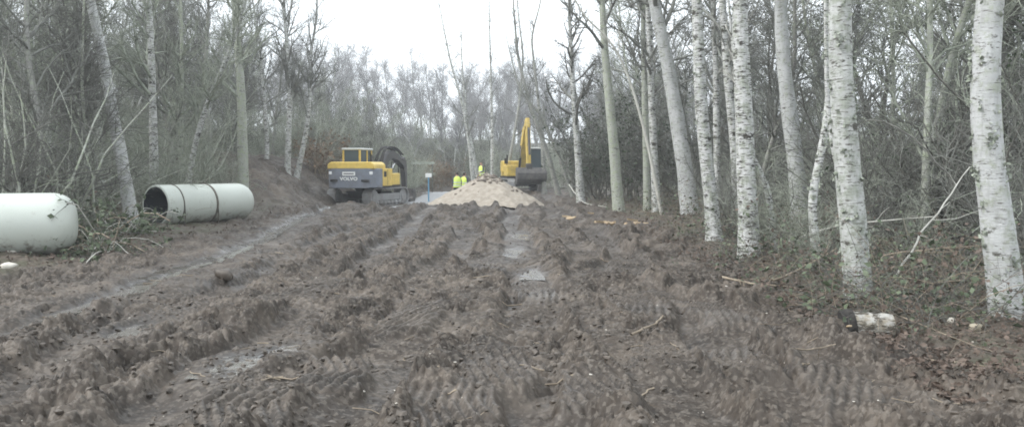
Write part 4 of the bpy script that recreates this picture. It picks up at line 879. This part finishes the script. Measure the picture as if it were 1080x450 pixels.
V, f = lumps(n, lx, ly, .02, .11, .7, 2); V = V.reshape(n, -1, 3); V[..., 2] += (ZZ[jy, jx] - terrain(lx, ly))[:, None]
st = MB().add(V.reshape(-1, 3), f).build('dark_lumps', M['gravel_top'], heap); st['kind'] = 'stuff'
tag(heap, 'pale sand heap with dark lumps on its crest in mid-track', 'sand heap')
M['blue_post'] = mat('blue_post', (.12, .30, .46), .5)
ps = at(452, 190, 46); sg = empty('sign', (ps[0], ps[1], gz(ps[0], ps[1], False)))
zt = at(452, 186, 46)[2] - sg.location[2]
part('post', 'blue_post', sg, box(-.035, .035, -.03, .03, -.1, zt + .15, .008)); part('panel', 'white_plate', sg, box(-.17, .17, -.045, -.031, zt - .05, zt + .17, .006)); tag(sg, 'small white sign panel on a thin blue post right of the near digger', 'sign')
pb = at(447, 176, 60); rl = empty('barrier_rail', (pb[0], pb[1], gz(pb[0], pb[1], False))); noisy('pale_rail', (.30, .33, .28), (.42, .45, .40), 4, .7, 0)
zt = at(447, 172, 60)[2] - rl.location[2]
part('top_rail', 'pale_rail', rl, box(-.85, .75, -.04, .04, zt - .08, zt + .10, .01))
for x in (-.7, .6): part('post', 'dark_bark', rl, box(x - .05, x + .05, -.05, .05, -.15, zt - .09, .01))
tag(rl, 'pale horizontal rail on posts beyond the white sign', 'barrier')

noisy('smoke_grey', (.22, .225, .23), (.36, .365, .37), 7, .85, .4, .02)  # pale tone of hanging smoke, painted on a sheet over the ground
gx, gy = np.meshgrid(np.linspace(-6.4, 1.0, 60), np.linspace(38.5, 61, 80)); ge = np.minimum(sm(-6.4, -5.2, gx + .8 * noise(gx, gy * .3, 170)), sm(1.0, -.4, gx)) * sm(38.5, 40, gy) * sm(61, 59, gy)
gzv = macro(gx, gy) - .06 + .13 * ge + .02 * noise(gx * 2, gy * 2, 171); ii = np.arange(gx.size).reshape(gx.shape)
o = MB().add(np.stack([gx.ravel(), gy.ravel(), gzv.ravel()], 1), np.stack([ii[:-1, :-1], ii[:-1, 1:], ii[1:, 1:], ii[1:, :-1]], -1).reshape(-1, 4)).build('smoke_sheet', M['smoke_grey']); tag(o, 'pale grey ground sheet standing in for smoke between the near digger and the sand heap', None, None, 'structure')
# ------------------------------------------------------------------ workers
noisy('hi_vis', (.62, .80, .12), (.74, .88, .22), 5, .7, .1); noisy('trousers', (.02, .023, .035), (.05, .052, .065), 6, .9, .1); M['skin'] = mat('skin', (.45, .28, .20), .6); M['hair'] = mat('hair', (.03, .022, .016), .8); M['silver'] = mat('reflective_band', (.65, .67, .68), .4); M['boots'] = mat('boots', (.03, .024, .018), .7); noisy('jacket', (.05, .055, .075), (.09, .095, .12), 5, .85, .1)
def person(loc, rz, arms, label, stride=.1):
    """one continuous body grown with the skin modifier over posed joints"""
    J = {'pel': (0, 0, .95, .15), 'sp': (0, .01, 1.15, .145), 'ch': (0, 0, 1.36, .16), 'nk': (0, .01, 1.52, .06), 'hd': (0, .03, 1.60, .075), 'hd2': (0, .035, 1.69, .098), 'hd3': (0, .03, 1.76, .07)}
    E = [('pel', 'sp'), ('sp', 'ch'), ('ch', 'nk'), ('nk', 'hd'), ('hd', 'hd2'), ('hd2', 'hd3')]
    for s, sx in (('l', -1), ('r', 1)):
        st = stride * sx; ex_, ey, ez, hx_, hy_, hz = arms[0 if sx < 0 else 1]
        J.update({'sh' + s: (.19 * sx, 0, 1.42, .075), 'el' + s: (ex_ * sx, ey, ez, .052), 'wr' + s: (hx_ * sx, hy_, hz, .035), 'pm' + s: (hx_ * sx + .01 * sx, hy_ + .03, hz - .08, .038),
                  'hp' + s: (.10 * sx, 0, .86, .10), 'kn' + s: (.115 * sx, .04 + st, .50, .072), 'an' + s: (.12 * sx, st * 1.2 - .03, .10, .05), 'to' + s: (.13 * sx, st * 1.2 + .15, .045, .045)})
        E += [('ch', 'sh' + s), ('sh' + s, 'el' + s), ('el' + s, 'wr' + s), ('wr' + s, 'pm' + s), ('pel', 'hp' + s), ('hp' + s, 'kn' + s), ('kn' + s, 'an' + s), ('an' + s, 'to' + s)]
    ks = list(J); me = bpy.data.meshes.new('body'); me.from_pydata([J[k][:3] for k in ks], [(ks.index(a_), ks.index(c_)) for a_, c_ in E], []); me.update()
    tmp = bpy.data.objects.new('tmp', me); col.objects.link(tmp); md = tmp.modifiers.new('skin', 'SKIN'); tmp.modifiers.new('sub', 'SUBSURF').levels = 2
    for i, k in enumerate(ks):
        sv = me.skin_vertices[0].data[i]; r = J[k][3]; sv.radius = (r * (1.25 if k in ('ch', 'sp', 'pel') else 1), r * (.85 if k in ('ch', 'sp', 'pel') else 1)); sv.use_root = (k == 'pel')
    dg = bpy.context.evaluated_depsgraph_get(); bm_ = bpy.data.meshes.new_from_object(tmp.evaluated_get(dg)); bpy.data.objects.remove(tmp)
    V = np.array([v_.co[:] for v_ in bm_.vertices]); fs = [list(p.vertices) for p in bm_.polygons]; bpy.data.meshes.remove(bm_)
    c = [V[f_].mean(0) for f_ in fs]; hands = [np.array(J['wr' + s][:3]) for s in 'lr']
    def mt(p):
        if p[2] > 1.50 and abs(p[0]) < .14: return 3 if (p[2] > 1.70 or p[1] < .0) and p[2] > 1.58 else 2
        if any(np.linalg.norm(p - h) < .1 and p[2] < h[2] + .02 for h in hands): return 2
        if p[2] > .93 or (abs(p[0]) > .2 and p[2] > .8): return 0
        return 4 if p[2] < .16 else 1
    mb = MB(); mb.V = [V]; mb.n = len(V)
    for nn in set(map(len, fs)):
        for k_ in range(5):
            ff = [f_ for f_, c_ in zip(fs, c) if len(f_) == nn and mt(c_) == k_]
            if ff: mb.F.append((np.array(ff), k_))
    for s, sx in (('l', -1), ('r', 1)):     # five fingers, thumb from the side of the palm
        p0 = np.array(J['pm' + s][:3])
        for k_, (o_, l_) in enumerate([(-.028, .075), (-.010, .085), (.010, .08), (.027, .06)]):
            q0 = p0 + np.array([0, o_, -.02]); mb.add(*tubes(np.array([q0, q0 + [0, .008, -l_ * .5], q0 + [-.012 * sx, .015, -l_]]), np.array([.010, .009, .007]), 6), mat=2)
        mb.add(*tubes(np.array([p0 + [0, .03, .01], p0 + [-.005 * sx, .055, -.015], p0 + [-.012 * sx, .065, -.045]]), np.array([.011, .010, .008]), 6), mat=2)
    mb.add(*tubes(np.array([[0, .12, 1.70], [0, .14, 1.675], [0, .125, 1.665]]), np.array([.008, .017, .012]), 6), mat=2)
    for sx in (-1, 1): mb.add(*lumps_at(np.array([.098 * sx, .03, 1.68]), (.012, .022, .032)), mat=2)
    root = empty('person', loc, rz); mb.build('body', [M['jacket'], M['trousers'], M['skin'], M['hair'], M['boots']], root)
    S = 20; a = np.arange(S) * 2 * np.pi / S; rows = [(.88, .225, .165), (1.0, .222, .165), (1.2, .232, .17), (1.38, .238, .165), (1.45, .19, .13), (1.50, .10, .09)]
    V = np.array([[rx * math.cos(t), ry * math.sin(t), z] for z, rx, ry in rows for t in a]); kk = np.arange(5)[:, None] * S; s_ = np.arange(S)[None]
    ff = np.stack([kk + s_, kk + (s_ + 1) % S, kk + S + (s_ + 1) % S, kk + S + s_], -1).reshape(-1, 4); ve = MB().add(V, ff).build('vest', M['hi_vis'], root)
    for z in (1.0, 1.16):
        V = np.array([[.238 * math.cos(t), .178 * math.sin(t), zz_] for zz_ in (z - .025, z + .025) for t in a]); ff = np.stack([s_[0], (s_[0] + 1) % S, S + (s_[0] + 1) % S, S + s_[0]], -1); MB().add(V, ff).build('reflective_band', M['silver'], ve)
    tag(root, label, 'person', 'workers behind the sand heap'); return root
def lumps_at(c, r): return IV * np.array(r) + c, IF
DOWN = [(.25, -.02, 1.14, .24, .08, .90)] * 2; BENT = [(.27, .05, 1.15, .16, .28, 1.08), (.27, -.03, 1.14, .26, .1, .9)]
for px, Y, rz, ar, lb in [(482, 49, .3, DOWN, 'left worker of the standing pair in yellow vests behind the heap'), (489.5, 49.6, -.5, BENT, 'right worker of the standing pair in yellow vests, one arm bent'), (508, 55, 2.2, BENT, 'worker in a yellow vest standing higher, directly behind the heap crest')]:
    p = at(px, 190, Y); person((p[0], p[1], gz(p[0], p[1]) - .01), rz, ar, lb)

# ------------------------------------------------------------------ haze: damp grey air over the whole place
hz = bpy.data.materials.new('haze'); hz.use_nodes = True; t = hz.node_tree; t.nodes.clear(); pv = t.nodes.new('ShaderNodeVolumePrincipled'); ho = t.nodes.new('ShaderNodeOutputMaterial')
pv.inputs['Color'].default_value = (.93, .96, .98, 1); pv.inputs['Density'].default_value = HAZE; pv.inputs['Anisotropy'].default_value = .2; t.links.new(pv.outputs[0], ho.inputs['Volume'])
M['haze'] = hz
try: hz.cycles.volume_sampling = 'DISTANCE'
except Exception: pass
bz = MB().bm(box(-130, 130, -40, 160, -3, 26, 0)); o = bz.build('haze', hz, None, False); tag(o, 'thin grey mist filling the air over the track', 'haze', None, 'stuff')
